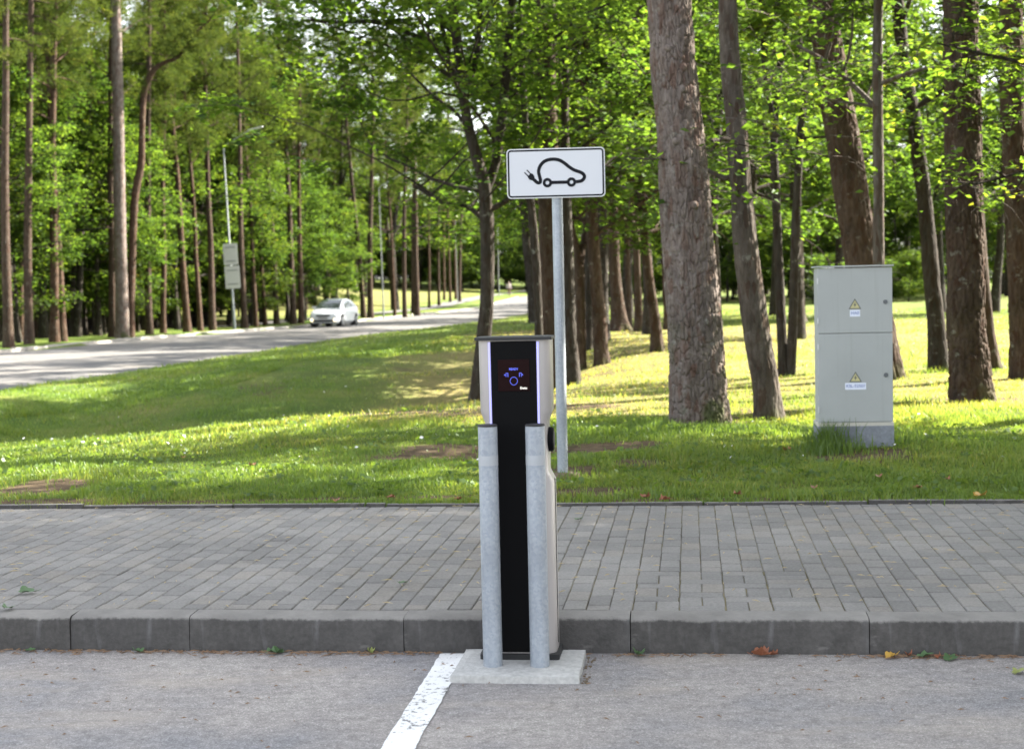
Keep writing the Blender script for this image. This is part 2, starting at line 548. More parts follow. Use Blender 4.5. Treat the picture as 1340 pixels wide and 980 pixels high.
def ground(x, y):
    x = np.asarray(x, float); y = np.asarray(y, float)
    xn, xf, zr = XN(y), XF(y), ZR(y)
    b = (x - KO[0]) * KN[0] + (y - KO[1]) * KN[1]
    soft = smooth(3.2, 6.5, b)
    bump = (fbm(x * .33, y * .33, seed=3) - .5) * .16 + (fbm(x * 1.4, y * 1.4, seed=5) - .5) * .06
    lawn = .152 + bump * soft
    e = x - xn
    t = smooth(.3, 9.5, e)
    yc = 22.5 + .9 * np.clip(x + 4.0, 0, 6)
    d = y - yc
    sw = np.where(d < 0, np.exp(-(d / 4.2) ** 2), np.exp(-(d / 6.5) ** 2)) * (1 - smooth(-1.5, 3.0, x))
    bank = np.exp(-((e - 4.0) / 2.6) ** 2) * smooth(22, 30, y) * (1 - smooth(60, 85, y)) * .16
    zn = (zr + .02) * (1 - t) + lawn * t - .85 * sw * smooth(.2, 3.5, e) + bank
    f = xf - x
    zf = zr + .11 + .012 * np.clip(f, 0, 40) + smooth(92, 150, y) * .055 * np.clip(f - 6, 0, 26) + bump * smooth(1, 6, f)
    z = np.where(e > 0, zn, np.where(f > 0, zf, zr - .14))
    z = np.where((e <= 0) & (e > -.35), zr - .14 * (-e / .35), z)
    return z

def gz(x, y):
    return float(ground(np.array([x]), np.array([y]))[0])

DIRT = []     # (x, y, rx, ry, amount)
for px, py, rx, ry, am in [(62, 636, .34, .5, 1.4), (600, 592, .6, .55, 1.2), (520, 600, .45, .5, .7), (800, 588, .55, .45, 1.25), (835, 610, .3, .35, .9),
                           (745, 618, .35, .5, .9), (765, 645, .55, .35, .9), (1125, 600, .5, .55, 1.0), (660, 598, .6, .5, .8), (1100, 656, .9, .12, .9), (850, 656, 1.2, .13, .9), (300, 657, 3.0, .12, .9), (20, 658, 1.0, .25, .9),
                           (930, 546, .9, .9, .7), (1010, 538, .7, .7, .6), (1285, 518, .9, .9, .7), (770, 533, .8, .6, .7), (420, 536, .9, .5, .5), (620, 500, .8, .8, .6)]:
    p = at_z(px, py, .15)
    DIRT.append((p.x, p.y, rx, ry, am))

def dirt(x, y):
    d = np.zeros_like(np.asarray(x, float))
    for cx, cy_, rx, ry, am in DIRT:
        d = np.maximum(d, am * np.exp(-(((x - cx) / rx) ** 2 + ((y - cy_) / ry) ** 2)))
    d = d + .55 * smooth(.6, .8, fbm(x * .45, y * .45, seed=21)) * smooth(13, 16, y)
    d = d + .75 * smooth(3, 8, XF(y) - x) * smooth(30, 40, y) * (1 - smooth(90, 110, y))      # forest litter
    return d

def dry(x, y):
    m = smooth(13.5, 17, y) * smooth(-4.5, -.5, x - .02 * y) * (.6 + .9 * smooth(.4, .62, fbm(x * .25, y * .25, seed=31)))
    m = m * (1 - .8 * smooth(38, 55, y))
    m2 = .6 * smooth(95, 120, y) * (1 - smooth(190, 210, y)) * smooth(5, 9, XF(y) - x) * (1 - smooth(24, 30, XF(y) - x))
    m3 = .2 * smooth(.5, .7, fbm(x * .6, y * .6, seed=33))
    return np.clip(np.maximum(np.maximum(m, m2), m3), 0, 1)

def geo(a, b, n):
    return list(np.geomspace(a, b, n))
_a = list(np.arange(-12, 12.01, .2)) + list(np.arange(12.5, 32, .5)) + list(-np.arange(12.5, 32, .5)) + geo(33, 900, 34) + [-v for v in geo(33, 900, 34)]
_a = np.array(sorted(_a))
_b = np.array([-80, -20, 0, 1.5, 3.22, 3.235] + list(np.arange(3.35, 12, .12)) + list(np.arange(12, 45, .3)) + list(np.arange(45, 140, 1.0)) + geo(142, 1200, 30))
AA, BB = np.meshgrid(_a, _b)
GX = KO[0] + KA[0] * AA + KN[0] * BB
GY = KO[1] + KA[1] * AA + KN[1] * BB
GZ = ground(GX, GY)
GZ = np.where(BB < 3.23, -.35, GZ)
V = np.stack([GX, GY, GZ], -1).reshape(-1, 3)
nb, na = AA.shape
i = (np.arange(nb - 1)[:, None] * na + np.arange(na - 1)[None, :])
F = np.stack([i, i + 1, i + na + 1, i + na], -1).reshape(-1, 4)
me = np_mesh('lawn', V, F, True, {'dirt': dirt(V[:, 0], V[:, 1]), 'dry': dry(V[:, 0], V[:, 1])})
lawn_o = link('lawn', me, None, M['lawn']); lawn_o['kind'] = 'structure'

# road
def ribbon(name, fy, ya, yb, step, mat, parent=None, sides=.0):
    ys = np.arange(ya, yb, step)
    rows = [fy(y) for y in ys]        # each: list of (x, z)
    k = len(rows[0])
    V = np.array([(x, y, z) for y, r in zip(ys, rows) for x, z in r])
    i = np.arange(len(ys) - 1)[:, None] * k + np.arange(k - 1)[None, :]
    F = np.stack([i, i + 1, i + k + 1, i + k], -1).reshape(-1, 4)
    return link(name, np_mesh(name, V, F, True), parent, mat)
def road_row(y):
    a, b, z = XF(y), XN(y), ZR(y)
    return [(a + (b - a) * t, z + .06 * (1 - (2 * t - 1) ** 2) + .012) for t in np.linspace(0, 1, 9)]
road = ribbon('road', road_row, -55, 600, 1.5, M['road']); road['kind'] = 'structure'
fp = ribbon('path', lambda y: [(XF(y) - 5.2 + t * 2.2, ZR(y) + .02 + max(gz(XF(y) - 5.2, y), gz(XF(y) - 3, y)) - ZR(y)) for t in (0, .5, 1)], 84, 240, 1.5, M['road'])
fp['kind'] = 'structure'
# pale kerbstones along the far side of the road
rk = empty('road_kerb'); rk['kind'] = 'structure'
kb = MB().box(-.09, .09, -.485, .485, -.2, .14, .015)
kproto = None
y = 44.0
while y < 172:
    x0, x1 = XF(y), XF(y + 1)
    if kproto is None:
        o = kb.build('kerbstone', M['kerb_pale'], rk); kproto = o
    else:
        o = kproto.copy(); col.objects.link(o); o.parent = rk
    L = math.hypot(x1 - x0, 1)
    o.location = (x0 - .08, y, ZR(y) + random.uniform(-.025, .015))
    o.rotation_euler = (random.uniform(-.02, .02), random.uniform(-.03, .03), -math.atan2(x1 - x0, 1))
    y += 1 / L

# ------------------------------------------------------------------ parking lot, kerb, brick pavement
def ksheet(name, a0, a1, b0, b1, z, mat, n=(2, 2)):
    V, F = [], []
    for j in range(n[1] + 1):
        for i_ in range(n[0] + 1):
            V.append(K(a0 + (a1 - a0) * i_ / n[0], b0 + (b1 - b0) * j / n[1], z))
    for j in range(n[1]):
        for i_ in range(n[0]):
            q = j * (n[0] + 1) + i_
            F.append((q, q + 1, q + n[0] + 2, q + n[0] + 1))
    me = bpy.data.meshes.new(name); me.from_pydata(V, [], F)
    return link(name, me, None, mat)
lot = ksheet('parking_lot', -40, 40, -40, .04, 0.0, M['asphalt'], (8, 8)); lot['kind'] = 'structure'

# white bay line, worn at the edges, laid on the asphalt
def m_line():
    t = NT('worn_white_paint'); wv = t.n('ShaderNodeNewGeometry').outputs['Position']
    n1 = t.noise(t.coord(scale=(1, 1, 1)), 38, 5, .7)
    n2 = t.noise(t.coord(), 6, 4, .6)
    k = t.ramp(t.math('ADD', t.math('MULTIPLY', n1, .65), t.math('MULTIPLY', n2, .35)), [(.41, 0.0), (.455, 1.0)])
    c = t.mix(k, (.21, .205, .2), t.mix(n2, (.72, .72, .71), (.85, .85, .84)))
    return t.pbr(c, .8, spec=.3, normal=t.bump(t.noise(wv, 130, 3), .5, .003))
M['line'] = m_line()
pl = [at_z(578, 853.6, 0), at_z(604, 853.0, 0), at_z(543, 980, 0), at_z(498.5, 980, 0)]
qa = [kinv(p) for p in pl]
a_far0, a_far1, a_n1, a_n0 = qa[0][0], qa[1][0], qa[2][0], qa[3][0]
b_far, b_near = -.03, qa[2][1]
def line_edge(b, far, near, s):
    t = (b - b_far) / (b_near - b_far)
    return far + (near - far) * t + s * .006 * (vnoise(np.array([b * 31.0]), np.array([s * 7.0]))[0] - .5)
Vl, Fl = [], []
bs = np.linspace(b_far, b_near - 5, 420)
wfar = a_n1 - a_n0
for b in bs:
    Vl += [K(line_edge(b, a_far0, a_n0, 1), b, .004), K(line_edge(b, a_far0, a_n0, 1) + wfar + .006 * (vnoise(np.array([b * 23.0]), np.array([91.0]))[0] - .5), b, .004)]
Fl = [(2 * q, 2 * q + 1, 2 * q + 3, 2 * q + 2) for q in range(len(bs) - 1)]
me = bpy.data.meshes.new('painted_line'); me.from_pydata(Vl, [], Fl)
ln = link('painted_line', me, lot, M['line'])

# kerb of separate concrete stones
kerb = empty('kerb'); kerb['kind'] = 'structure'
joints = [-13.4, -12.4, -11.4, -10.4, -9.4, -8.4, -7.4, -6.4, -5.4, -4.4, -3.4, -2.42, -1.95, -1.417, -.484, .469, 1.441, 2.42, 3.42, 4.42, 5.42, 6.42, 7.42, 8.42, 9.42, 10.4, 11.4, 12.4]
def kerbstone(L, seed):
    prof = [(0, -.15), (0, .128), (.006, .141), (.02, .15), (.132, .152), (.132, -.15)]
    n = max(6, int(L / .04))
    V, F = [], []
    for i_ in range(n + 1):
        a = -L / 2 + L * i_ / n
        endr = min(i_, n - i_)
        for j, (b, z) in enumerate(prof):
            db = dz = 0
            if j in (1, 2, 3):
                ch = vnoise(np.array([a * 9 + seed * 17]), np.array([seed * 3.1]))[0]
                ch2 = max(0, ch - .62) * .09 * vnoise(np.array([a * 41 + seed * 5]), np.array([seed * 1.7]))[0]
                db = ch2 + (.003 if endr == 0 else 0) + .0015 * (vnoise(np.array([a * 60 + seed]), np.array([j * 5.]))[0])
                dz = -ch2 * .9 - (.002 if endr == 0 else 0)
            V.append((a, b + db, z + dz))
        if i_:
            q, p_ = i_ * 6, (i_ - 1) * 6
            F += [(p_ + j, q + j, q + j + 1, p_ + j + 1) for j in range(5)]
    F += [tuple(range(6)), tuple(range(n * 6 + 5, n * 6 - 1, -1))]
    m_ = MB(); m_.add(V, F); return m_
kr = math.atan2(KA[1], KA[0])
for q in range(len(joints) - 1):
    L = joints[q + 1] - joints[q] - .0035
    o = kerbstone(L, q + 3).build('kerbstone', M['kerb'], kerb, True)
    o.location = K((joints[q] + joints[q + 1]) / 2, random.uniform(-.003, .003), random.uniform(-.003, .002))
    o.rotation_euler = (0, random.uniform(-.003, .003), kr + random.uniform(-.003, .003))

# brick pavement
pav = ksheet('pavement', -14, 14, .125, 3.215, .1448, M['joint'], (4, 2)); pav['kind'] = 'structure'
bk = MB()
bw, bl, bh = .0955, .1885, .06
def brick_shape(m_, seed):
    r_ = random.Random(seed)
    e = .0045
    z1, z0 = 0.0, -bh
    x, y = bw / 2, bl / 2
    j = lambda: r_.uniform(-.0018, .0018)
    top = [(-x + e + j(), -y + e + j(), z1), (x - e + j(), -y + e + j(), z1), (x - e + j(), y - e + j(), z1), (-x + e + j(), y - e + j(), z1)]
    mid = [(-x, -y, z1 - e), (x, -y, z1 - e), (x, y, z1 - e), (-x, y, z1 - e)]
    bot = [(p[0], p[1], z0) for p in mid]
    m_.add(top + mid + bot, [(0, 1, 2, 3)] + [(4 + k, 4 + (k + 1) % 4, (k + 1) % 4, k) for k in range(4)] + [(8 + k, 8 + (k + 1) % 4, 4 + (k + 1) % 4, 4 + k) for k in range(4)])
brick_meshes = []
for s in range(6):
    m_ = MB(); brick_shape(m_, s)
    me = bpy.data.meshes.new('brick'); me.from_pydata(m_.v, [], m_.f); me.materials.append(M['brick'])
    brick_meshes.append(me)
PITCH_A, PITCH_B = .0985, .1985
spots = []
ZLO, ZHI, ZB = 5, 12, .137 + 9 * PITCH_A
for ci in range(-110, 111):
    a = ci * PITCH_A + .03
    zone = ZLO <= ci <= ZHI
    off = (ci % 2) * .5 * PITCH_B
    b0 = .137 - off
    while b0 < 3.2:
        lo, hi = max(b0, .137), min(b0 + PITCH_B, 3.205)
        if hi - lo > .04 and not (zone and hi < ZB + .02):
            if zone and lo < ZB:
                lo = ZB
            if hi - lo > .03:
                spots.append((a, (lo + hi) / 2, 0.0, (hi - lo - (PITCH_B - bl)) / bl))
        b0 += PITCH_B
# re-laid strip next to the kerb: bricks turned in pairs
zc = list(range(ZLO, ZHI + 1))
for k in range(0, len(zc) - 1, 2):
    a0 = (zc[k] + zc[k + 1]) / 2 * PITCH_A + .03
    left, b0, odd = 9, .137, (k // 2) % 2
    while left > 0:
        if odd or left == 1:
            spots.append((a0, b0 + PITCH_A / 2, math.pi / 2, 1.0)); b0 += PITCH_A; left -= 1
        else:
            for s in (-1, 1):
                spots.append((a0 + s * PITCH_A / 2, b0 + PITCH_A, 0.0, (2 * PITCH_A - .0055) / bl))
            b0 += 2 * PITCH_A; left -= 2
        odd = not odd if random.random() < .8 else odd
def inview(p):
    c = cam_m.transposed() @ (p - Vector((0, 0, EYE)))
    px, py = 670 + FPX * c.x / -c.z, 490 - FPX * c.y / -c.z
    return -40 < px < 1380, px, py, -c.z
sp2 = []
for a, b, rz, sl in spots:
    p = K(a, b, .15)
    ok, px, py, dep = inview(p)
    sp2.append(((0 if ok else 100) + dep, a, b, rz, sl))
sp2.sort()
field = MB()
for q, (d, a, b, rz, sl) in enumerate(sp2):
    if d > 100 and abs(a) > 9:
        continue
    wob = .006 * (vnoise(np.array([a * .9]), np.array([b * .9]), seed=4)[0] - .5)
    z = .151 + wob + random.uniform(-.0016, .0016) + (random.uniform(-.002, .003) if random.random() < .08 else 0)
    p = K(a + random.uniform(-.0012, .0012), b + random.uniform(-.0012, .0012), z)
    rot = (random.uniform(-.008, .008), random.uniform(-.012, .012), kr + rz + random.uniform(-.01, .01))
    if q < 300:
        o = link('brick', random.choice(brick_meshes), pav)
        o.location = p; o.rotation_euler = rot; o.scale = (1, sl, 1)
    else:
        T = Matrix.Translation(p) @ Matrix.LocRotScale(None, __import__('mathutils').Euler(rot), Vector((1, sl, 1)))
        bmm = random.choice(brick_meshes)
        field.add([T @ v.co for v in bmm.vertices], [tuple(f.vertices) for f in bmm.polygons])
o = field.build('brick_field', M['brick'], pav); o['kind'] = 'stuff'
# thin concrete edging between bricks and lawn
edging = empty('edging'); edging['kind'] = 'structure'
eb = MB().box(-.495, .495, -.02, .02, -.1, .03, .006)
ep = None
for q in range(-13, 14):
    if ep is None:
        o = eb.build('edging_stone', M['kerb'], edging); ep = o
    else:
        o = ep.copy(); col.objects.link(o); o.parent = edging
    o.location = K(q * 1.0 + .3, 3.228, .138 + random.uniform(-.006, .008))
    o.rotation_euler = (random.uniform(-.03, .03), random.uniform(-.006, .006), kr + random.uniform(-.004, .004))

# ------------------------------------------------------------------ grass
def blades(n, py_lo, py_hi, x_lo, x_hi, hscale, three, seed):
    g = np.random.default_rng(seed)
    px = g.uniform(x_lo, x_hi, n); py = g.uniform(py_lo, py_hi, n)
    v = np.stack([(px - 670) / FPX, (490 - py) / FPX, -np.ones(n)], -1) @ np.array(cam_m).T
    k = (.12 - EYE) / v[:, 2]
    x, y = v[:, 0] * k, v[:, 1] * k
    for _ in range(3):
        k = (ground(x, y) - EYE) / v[:, 2]
        x, y = v[:, 0] * k, v[:, 1] * k
    b = (x - KO[0]) * KN[0] + (y - KO[1]) * KN[1]
    fringe = .02 * vnoise(x * 6, y * 6, seed=8)
    ok = (b > 3.225 - fringe) & (x > XN(y) + .15) & (y < 75) & (y > 0)
    d = dirt(x, y) + .35 * (vnoise(x * 7, y * 7, seed=17) - .5)
    ok &= g.random(n) > smooth(.25, .8, d) * .97
    dr = dry(x, y)
    ok &= g.random(n) > .45 * dr
    x, y, dr, b = x[ok], y[ok], dr[ok], b[ok]
    n = len(x)
    z = ground(x, y)
    clump = fbm(x * 2.2, y * 2.2, seed=41)
    h = hscale * g.uniform(.55, 1.3, n) * (.15 + 1.75 * clump ** 1.3) * (1 - .35 * dr)
    w = np.maximum(.0035, y * .62 / FPX) * g.uniform(.8, 1.3, n)
    th = g.uniform(0, 2 * math.pi, n)
    ln_ = g.normal(0, .5, n) ; la = g.uniform(0, 2 * math.pi, n)
    dx, dy = np.cos(th) * w, np.sin(th) * w
    lx, ly = np.cos(la) * ln_ * h, np.sin(la) * ln_ * h
    B = np.stack([x, y, z - .004], -1)
    tint = np.clip(.5 + .55 * (fbm(x * .8, y * .8, seed=51) - .5) + g.normal(0, .13, n) + .65 * dr * g.random(n), 0, 1)
    D = np.stack([dx, dy, 0 * dx], -1)
    tip = B + np.stack([lx, ly, h * np.sqrt(np.clip(1 - (ln_ * .5) ** 2, .15, 1))], -1)
    if three:
        midp = B + np.stack([lx * .3, ly * .3, h * .6], -1)
        V = np.stack([B - D, B + D, midp - D * .75, midp + D * .75, tip], 1).reshape(-1, 3)
        i5 = np.arange(n)[:, None] * 5
        F = [(i5 + np.array([0, 1, 3, 2])).astype(int), (i5 + np.array([2, 3, 4])).astype(int)]
        return V, F, np.repeat(tint, 5)
    V = np.stack([B - D, B + D, tip], 1).reshape(-1, 3)
    return V, [np.arange(n)[:, None] * 3 + np.array([0, 1, 2])], np.repeat(tint, 3)
V1, F1, t1 = blades(210000, 545, 672, -260, 1600, .048, True, 1)
V2, F2, t2 = blades(260000, 405, 560, -260, 1600, .075, False, 2)
V = np.concatenate([V1, V2]); F = F1 + [F2[0] + len(V1)]
tv, tf = [], []
gt = np.random.default_rng(5)
for px, py, n_, h_, sp_r in ((1082, 593, 300, .24, .1), (1100, 597, 110, .15, .12), (1178, 588, 90, .13, .12), (1068, 597, 70, .13, .12), (1128, 600, 30, .09, .15), (737, 625, 70, .07, .09), (205, 655, 30, .08, .1), (560, 655, 26, .08, .1), (1240, 656, 30, .08, .12), (880, 650, 26, .08, .1)):
    c_ = at_z(px, py, .15)
    for k in range(n_):
        x, y = c_.x + gt.normal(0, sp_r), c_.y + gt.normal(0, sp_r * .7); z = gz(x, y) - .01
        th = gt.uniform(0, 6.28); w = .004; h = h_ * gt.uniform(.5, 1.25); la = gt.uniform(0, 6.28); ln_ = abs(gt.normal(0, .45)) * h
        d_ = np.array([math.cos(th) * w, math.sin(th) * w, 0]); b_ = np.array([x, y, z]); l_ = np.array([math.cos(la) * ln_, math.sin(la) * ln_, 0])
        tv += [b_ - d_, b_ + d_, b_ + l_ * .3 - d_ * .8 + [0, 0, h * .6], b_ + l_ * .3 + d_ * .8 + [0, 0, h * .6], b_ + l_ + [0, 0, h]]
tv = np.array(tv); i5 = np.arange(len(tv) // 5)[:, None] * 5 + len(V)
V = np.concatenate([V, tv]); F = F + [i5 + np.array([0, 1, 3, 2]), i5 + np.array([2, 3, 4])]; t2 = np.concatenate([t2, np.full(len(tv), .35)])
o = link('grass', np_mesh('grass', V, F, True, {'tint': np.concatenate([t1, t2])}), None, M['grass'])
o['kind'] = 'stuff'; o['label'] = 'short green grass covering the lawn beyond the brick pavement'; o['category'] = 'grass'

def lawn_weeds():
    g = np.random.default_rng(15); C, S, T = [], [], []
    for k in range(420):
        px, py = g.uniform(-150, 1490), g.uniform(540, 655)
        p = at_z(px, py, .15); b = kinv(p)[1]
        if b < 3.3 or dirt(np.array([p.x]), np.array([p.y]))[0] > .6:
            continue
        m = int(g.integers(5, 14)); r_ = g.uniform(.03, .1)
        for _ in range(m):
            x, y = p.x + g.normal(0, r_), p.y + g.normal(0, r_)
            C.append((x, y, gz(x, y) + g.uniform(.02, .05))); S.append(g.uniform(.025, .05)); T.append(g.uniform(.2, .55))
    C = np.array(C); V, F = leaf_quads(C, 1.0, g, .5)
    c4 = np.repeat(C, 4, 0); V = c4 + (V - c4) * np.repeat(np.array(S), 4)[:, None]
    o = link('lawn_weeds', np_mesh('lawn_weeds', V, F, False, {'tint': np.repeat(np.array(T), 4)}), None, M['grass'])
    o['kind'] = 'stuff'; o['label'] = 'low broad-leaved weeds dotted through the lawn grass'; o['category'] = 'weeds'
    P = []
    for k in range(110):
        px, py = g.uniform(-60, 640) if k % 3 else g.uniform(640, 1400), g.uniform(500, 615)
        p = at_z(px, py, .12); x, y = p.x, p.y
        for _ in range(2):
            z = gz(x, y); v = ray(px, py); kk = (z - EYE) / v.z; x, y = v.x * kk, v.y * kk
        if x > XN(y) + 1 and kinv((x, y))[1] > 3.5:
            P.append((x, y, gz(x, y) + g.uniform(.05, .075)))
    V, F = leaf_quads(np.array(P), .028, g, .6)
    o = link('daisies', np_mesh('daisies', V, F), None, plain('white_petals', (.7, .7, .66), .7))
    o['kind'] = 'stuff'; o['label'] = 'tiny white flowers sprinkled over the lawn grass'; o['category'] = 'flowers'
WEEDS = lawn_weeds
# ------------------------------------------------------------------ charging station, pad, bollards
def text_mesh(body, size, bold=0.0):
    cu = bpy.data.curves.new('text', 'FONT')
    cu.body = body; cu.size = size; cu.align_x = 'CENTER'; cu.align_y = 'CENTER'; cu.offset = bold; cu.extrude = .0004
    ob = bpy.data.objects.new('text', cu)
    col.objects.link(ob)
    dg = bpy.context.evaluated_depsgraph_get()
    me = bpy.data.meshes.new_from_object(ob.evaluated_get(dg))
    bpy.data.objects.remove(ob)
    bpy.data.curves.remove(cu)
    return me

def upright(me):
    """turn a mesh drawn in x, y into one that stands facing -y"""
    me.transform(Matrix.Rotation(math.pi / 2, 4, 'X'))
    return me

M['black'] = plain('black_plastic', (.005, .005, .0055), .6, spec=.06, var=.15)
M['black_matt'] = plain('black_rubber', (.015, .015, .016), .6, var=.2)
M['silver'] = plain('silver_paint', (.385, .362, .355), .42, .25, var=.04, scale=4)
M['screen'] = plain('dark_glass', (.010, .0018, .0024), .3, spec=.08, var=.3)
M['led'] = plain('light_strip', (.3, .3, .5), .4, emit=(.36, .36, 1.0), emit_s=.15)
M['glow'] = plain('screen_glow', (.1, .1, .4), .4, emit=(.07, .13, 1.0), emit_s=.13)
M['glow_white'] = plain('screen_white', (.5, .5, .5), .4, emit=(.95, .88, .75), emit_s=.12)

pad_z = .032
pad = empty('concrete_pad', K(.04, -.29, 0), kr)
m_ = MB()
nx, ny = 18, 14
def padv(i_, j, top):
    x = -.248 + .496 * i_ / nx; y = -.2 + .44 * j / ny
    edge = i_ in (0, nx) or j in (0, ny)
    w = .006 * (vnoise(np.array([x * 25.]), np.array([y * 25.]), seed=61)[0] - .5)
    return (x + (w if edge else 0), y + (w if edge else 0), (pad_z + .25 * w - (.004 if edge else 0)) if top else -.03)
V = [padv(i_, j, True) for j in range(ny + 1) for i_ in range(nx + 1)]
F = [(j * (nx + 1) + i_, j * (nx + 1) + i_ + 1, (j + 1) * (nx + 1) + i_ + 1, (j + 1) * (nx + 1) + i_) for j in range(ny) for i_ in range(nx)]
ring = [i_ for i_ in range(nx + 1)] + [j * (nx + 1) + nx for j in range(1, ny + 1)] + [ny * (nx + 1) + i_ for i_ in range(nx - 1, -1, -1)] + [j * (nx + 1) for j in range(ny - 1, 0, -1)]
n0 = len(V)
V += [(V[k][0] * 1.012, V[k][1] * 1.012 if V[k][1] < 0 else V[k][1], -.03) for k in ring]
F += [(ring[k], n0 + k, n0 + (k + 1) % len(ring), ring[(k + 1) % len(ring)]) for k in range(len(ring))]
m_.add(V, F)
slab = m_.build('slab', M['pad'], pad)
m_ = MB()
for k in range(34):
    x = .26 + random.random() ** 2 * .03; y = random.uniform(-.2, .22); r_ = random.uniform(.002, .006)
    m_.box(x - r_, x + r_, y - r_, y + r_, -.004, r_ * .9, r_ * .3)
M['soil'] = plain('soil', (.14, .105, .07), .95, var=.4, scale=30)
sp = m_.build('soil_crumbs', M['soil'], pad); sp['kind'] = 'stuff'
tag(pad, 'low pale concrete slab under the charging station against the kerb', 'concrete pad')

ch = empty('charging_station', K(.034, -.15, pad_z - .002), kr)
ch.scale = (.93, 1, 1)
H0 = 1.285
# body plan: silver shell with rounded back; half widths per height: foot, column, head
def half_profile():
    return [(0.0, .158), (.715, .158), (.755, .136), (.955, .136), (.985, .148), (1.0, .154), (H0, .156)]
def shell_section(hw, d0=-.075, d1=.105):
    # front bevelled wings, rounded back corners
    pts = [(-hw + .012, d0 + .012), (-hw + .002, d0 + .028), (-hw, d0 + .05)]
    r_ = .03
    pts += [(-hw, d1 - r_)] + [(-hw + r_ - r_ * math.cos(t), d1 - r_ + r_ * math.sin(t)) for t in (math.pi / 6, math.pi / 3)] + [(-hw + r_, d1)]
    return [(-hw + .03, d0)] + pts + [(-x, y) for x, y in pts[::-1]] + [(hw - .03, d0)]
m_ = MB()
hp = half_profile()
secs = [[(x, y, z) for x, y in shell_section(hw)] for z, hw in hp]
n = len(secs[0])
V = [p for s_ in secs for p in s_]
F = [(q * n + i_, q * n + (i_ + 1) % n, (q + 1) * n + (i_ + 1) % n, (q + 1) * n + i_) for q in range(len(secs) - 1) for i_ in range(n)]
F += [tuple(range(n))[::-1], tuple(range(len(V) - n, len(V)))]
m_.add(V, F)
body = m_.build('body', M['silver'], ch, True)
# dark seam line down each side and lower side covers
m_ = MB()
for s in (-1, 1):
    o2 = MB().box(s * .1585 - .002, s * .1585 + .002, .012, .016, .05, .72).build('seam', M['black'], body)
# black front panel, full height, a little narrower below
m_ = MB()
fr = [(-.095, 0.03), (.095, 0.03), (.098, H0 - .004), (-.098, H0 - .004)]
m_.prism(fr, -.0805, -.074)
fpn = m_.build('front_panel', M['black'], ch)
# light strips both sides of the panel
for s in (-1, 1):
    m_ = MB().prism([(s * .0975, .62), (s * .1055, .62), (s * .109, H0 - .008), (s * .1005, H0 - .008)], -.079, -.073)
    m_.build('light_strip', M['led'], ch)
# lid
m_ = MB().prism_z([(-.166, -.09), (.166, -.09), (.166, .085), (.14, .118), (-.14, .118), (-.166, .085)], H0, H0 + .012)
m_.build('lid', M['black_matt'], ch)
m_ = MB().prism_z([(-.172, -.086), (-.165, -.094), (.165, -.094), (.172, -.086), (.172, .09), (.145, .118), (-.145, .118), (-.172, .09)], 0, .024)
m_.build('foot_plate', M['black_matt'], ch)
# screen with its signs
scr_z = 1.145
m_ = MB().box(-.068, .068, -.0835, -.0805, scr_z - .063, scr_z + .063, .001)
scr = m_.build('screen', M['screen'], ch)
me = upright(text_mesh('READY', .0125, .0003))
o = link('screen_text', me, scr, M['glow'], (0, -.0842, scr_z + .0245))
me = upright(text_mesh('Ensto', .0135, .0004))
o = link('screen_emblem', me, scr, M['glow_white'], (.042, -.0842, scr_z - .051))
m_ = MB()
for k in range(16):
    t0, t1 = k * math.pi / 8, k * math.pi / 8 + .3
    m_.prism([(r_ * math.cos(t), r_ * math.sin(t)) for r_, t in ((.0145, t0), (.017, t0), (.017, t1), (.0145, t1))], -.0005, .0005)
m_.build('screen_ring', M['glow'], scr, loc=(0, -.0842, scr_z - .0225))
for s in (-1, 1):
    m_ = MB()
    m_.prism([(s * .0165, 0), (s * .0105, .0035), (s * .0105, -.0035)], -.0005, .0005)
    m_.prism([(s * .0085, -.008), (s * .0085, .008), (s * .0065, .008), (s * .0065, -.008)], -.0005, .0005)
    m_.prism([(s * .0065, .006), (s * .0065, .008), (-s * .002, .008), (-s * .002, .006)], -.0005, .0005)
    m_.prism([(s * .0005, -.008), (s * .0005, .006), (-s * .002, .006), (-s * .002, -.008)], -.0005, .0005)
    m_.build('screen_arrow', M['glow'], scr, loc=(s * .0255, -.0842, scr_z + .002))
# round socket holders on the narrow column
for s in (-1, 1):
    m_ = MB().tube([(s * .13, .01, .88), (s * .150, .01, .88), (s * .158, .01, .88)], [.05, .05, .044], 28)
    so = m_.build('socket', M['black'], ch, True)
    MB().tube([(s * .1575, .01, .88), (s * .16, .01, .88)], [.034, .033], 24).build('flap', M['black_matt'], so, True)
tag(ch, 'silver and black charging station with glowing blue strips and small screen', 'charging station')

M['band'] = plain('reflective_tape', (.375, .395, .42), .5, .1, var=.1, scale=40)
for k, (a, lab) in enumerate(((-.062, 'galvanised guard post before the charging station, on the side of the white bay line'), (.125, 'galvanised guard post before the charging station, on the side away from the white bay line'))):
    bo = empty('bollard', K(a, -.335, pad_z - .002), kr)
    m_ = MB().tube([(0, 0, 0), (0, 0, .947), (0, 0, .952)], [.0382, .0382, .0374], 40)
    m_.build('tube', M['galv'], bo, True)
    m_ = MB().tube([(0, 0, .952), (0, 0, .9565), (0, 0, .959)], [.0392, .0392, .036], 40)
    m_.build('cap', M['black_matt'], bo, True)
    m_ = MB().tube([(0, 0, .80), (0, 0, .838)], [.0388, .0388], 40)
    m_.build('reflective_band', M['band'], bo, True)
    tag(bo, lab, 'bollard')

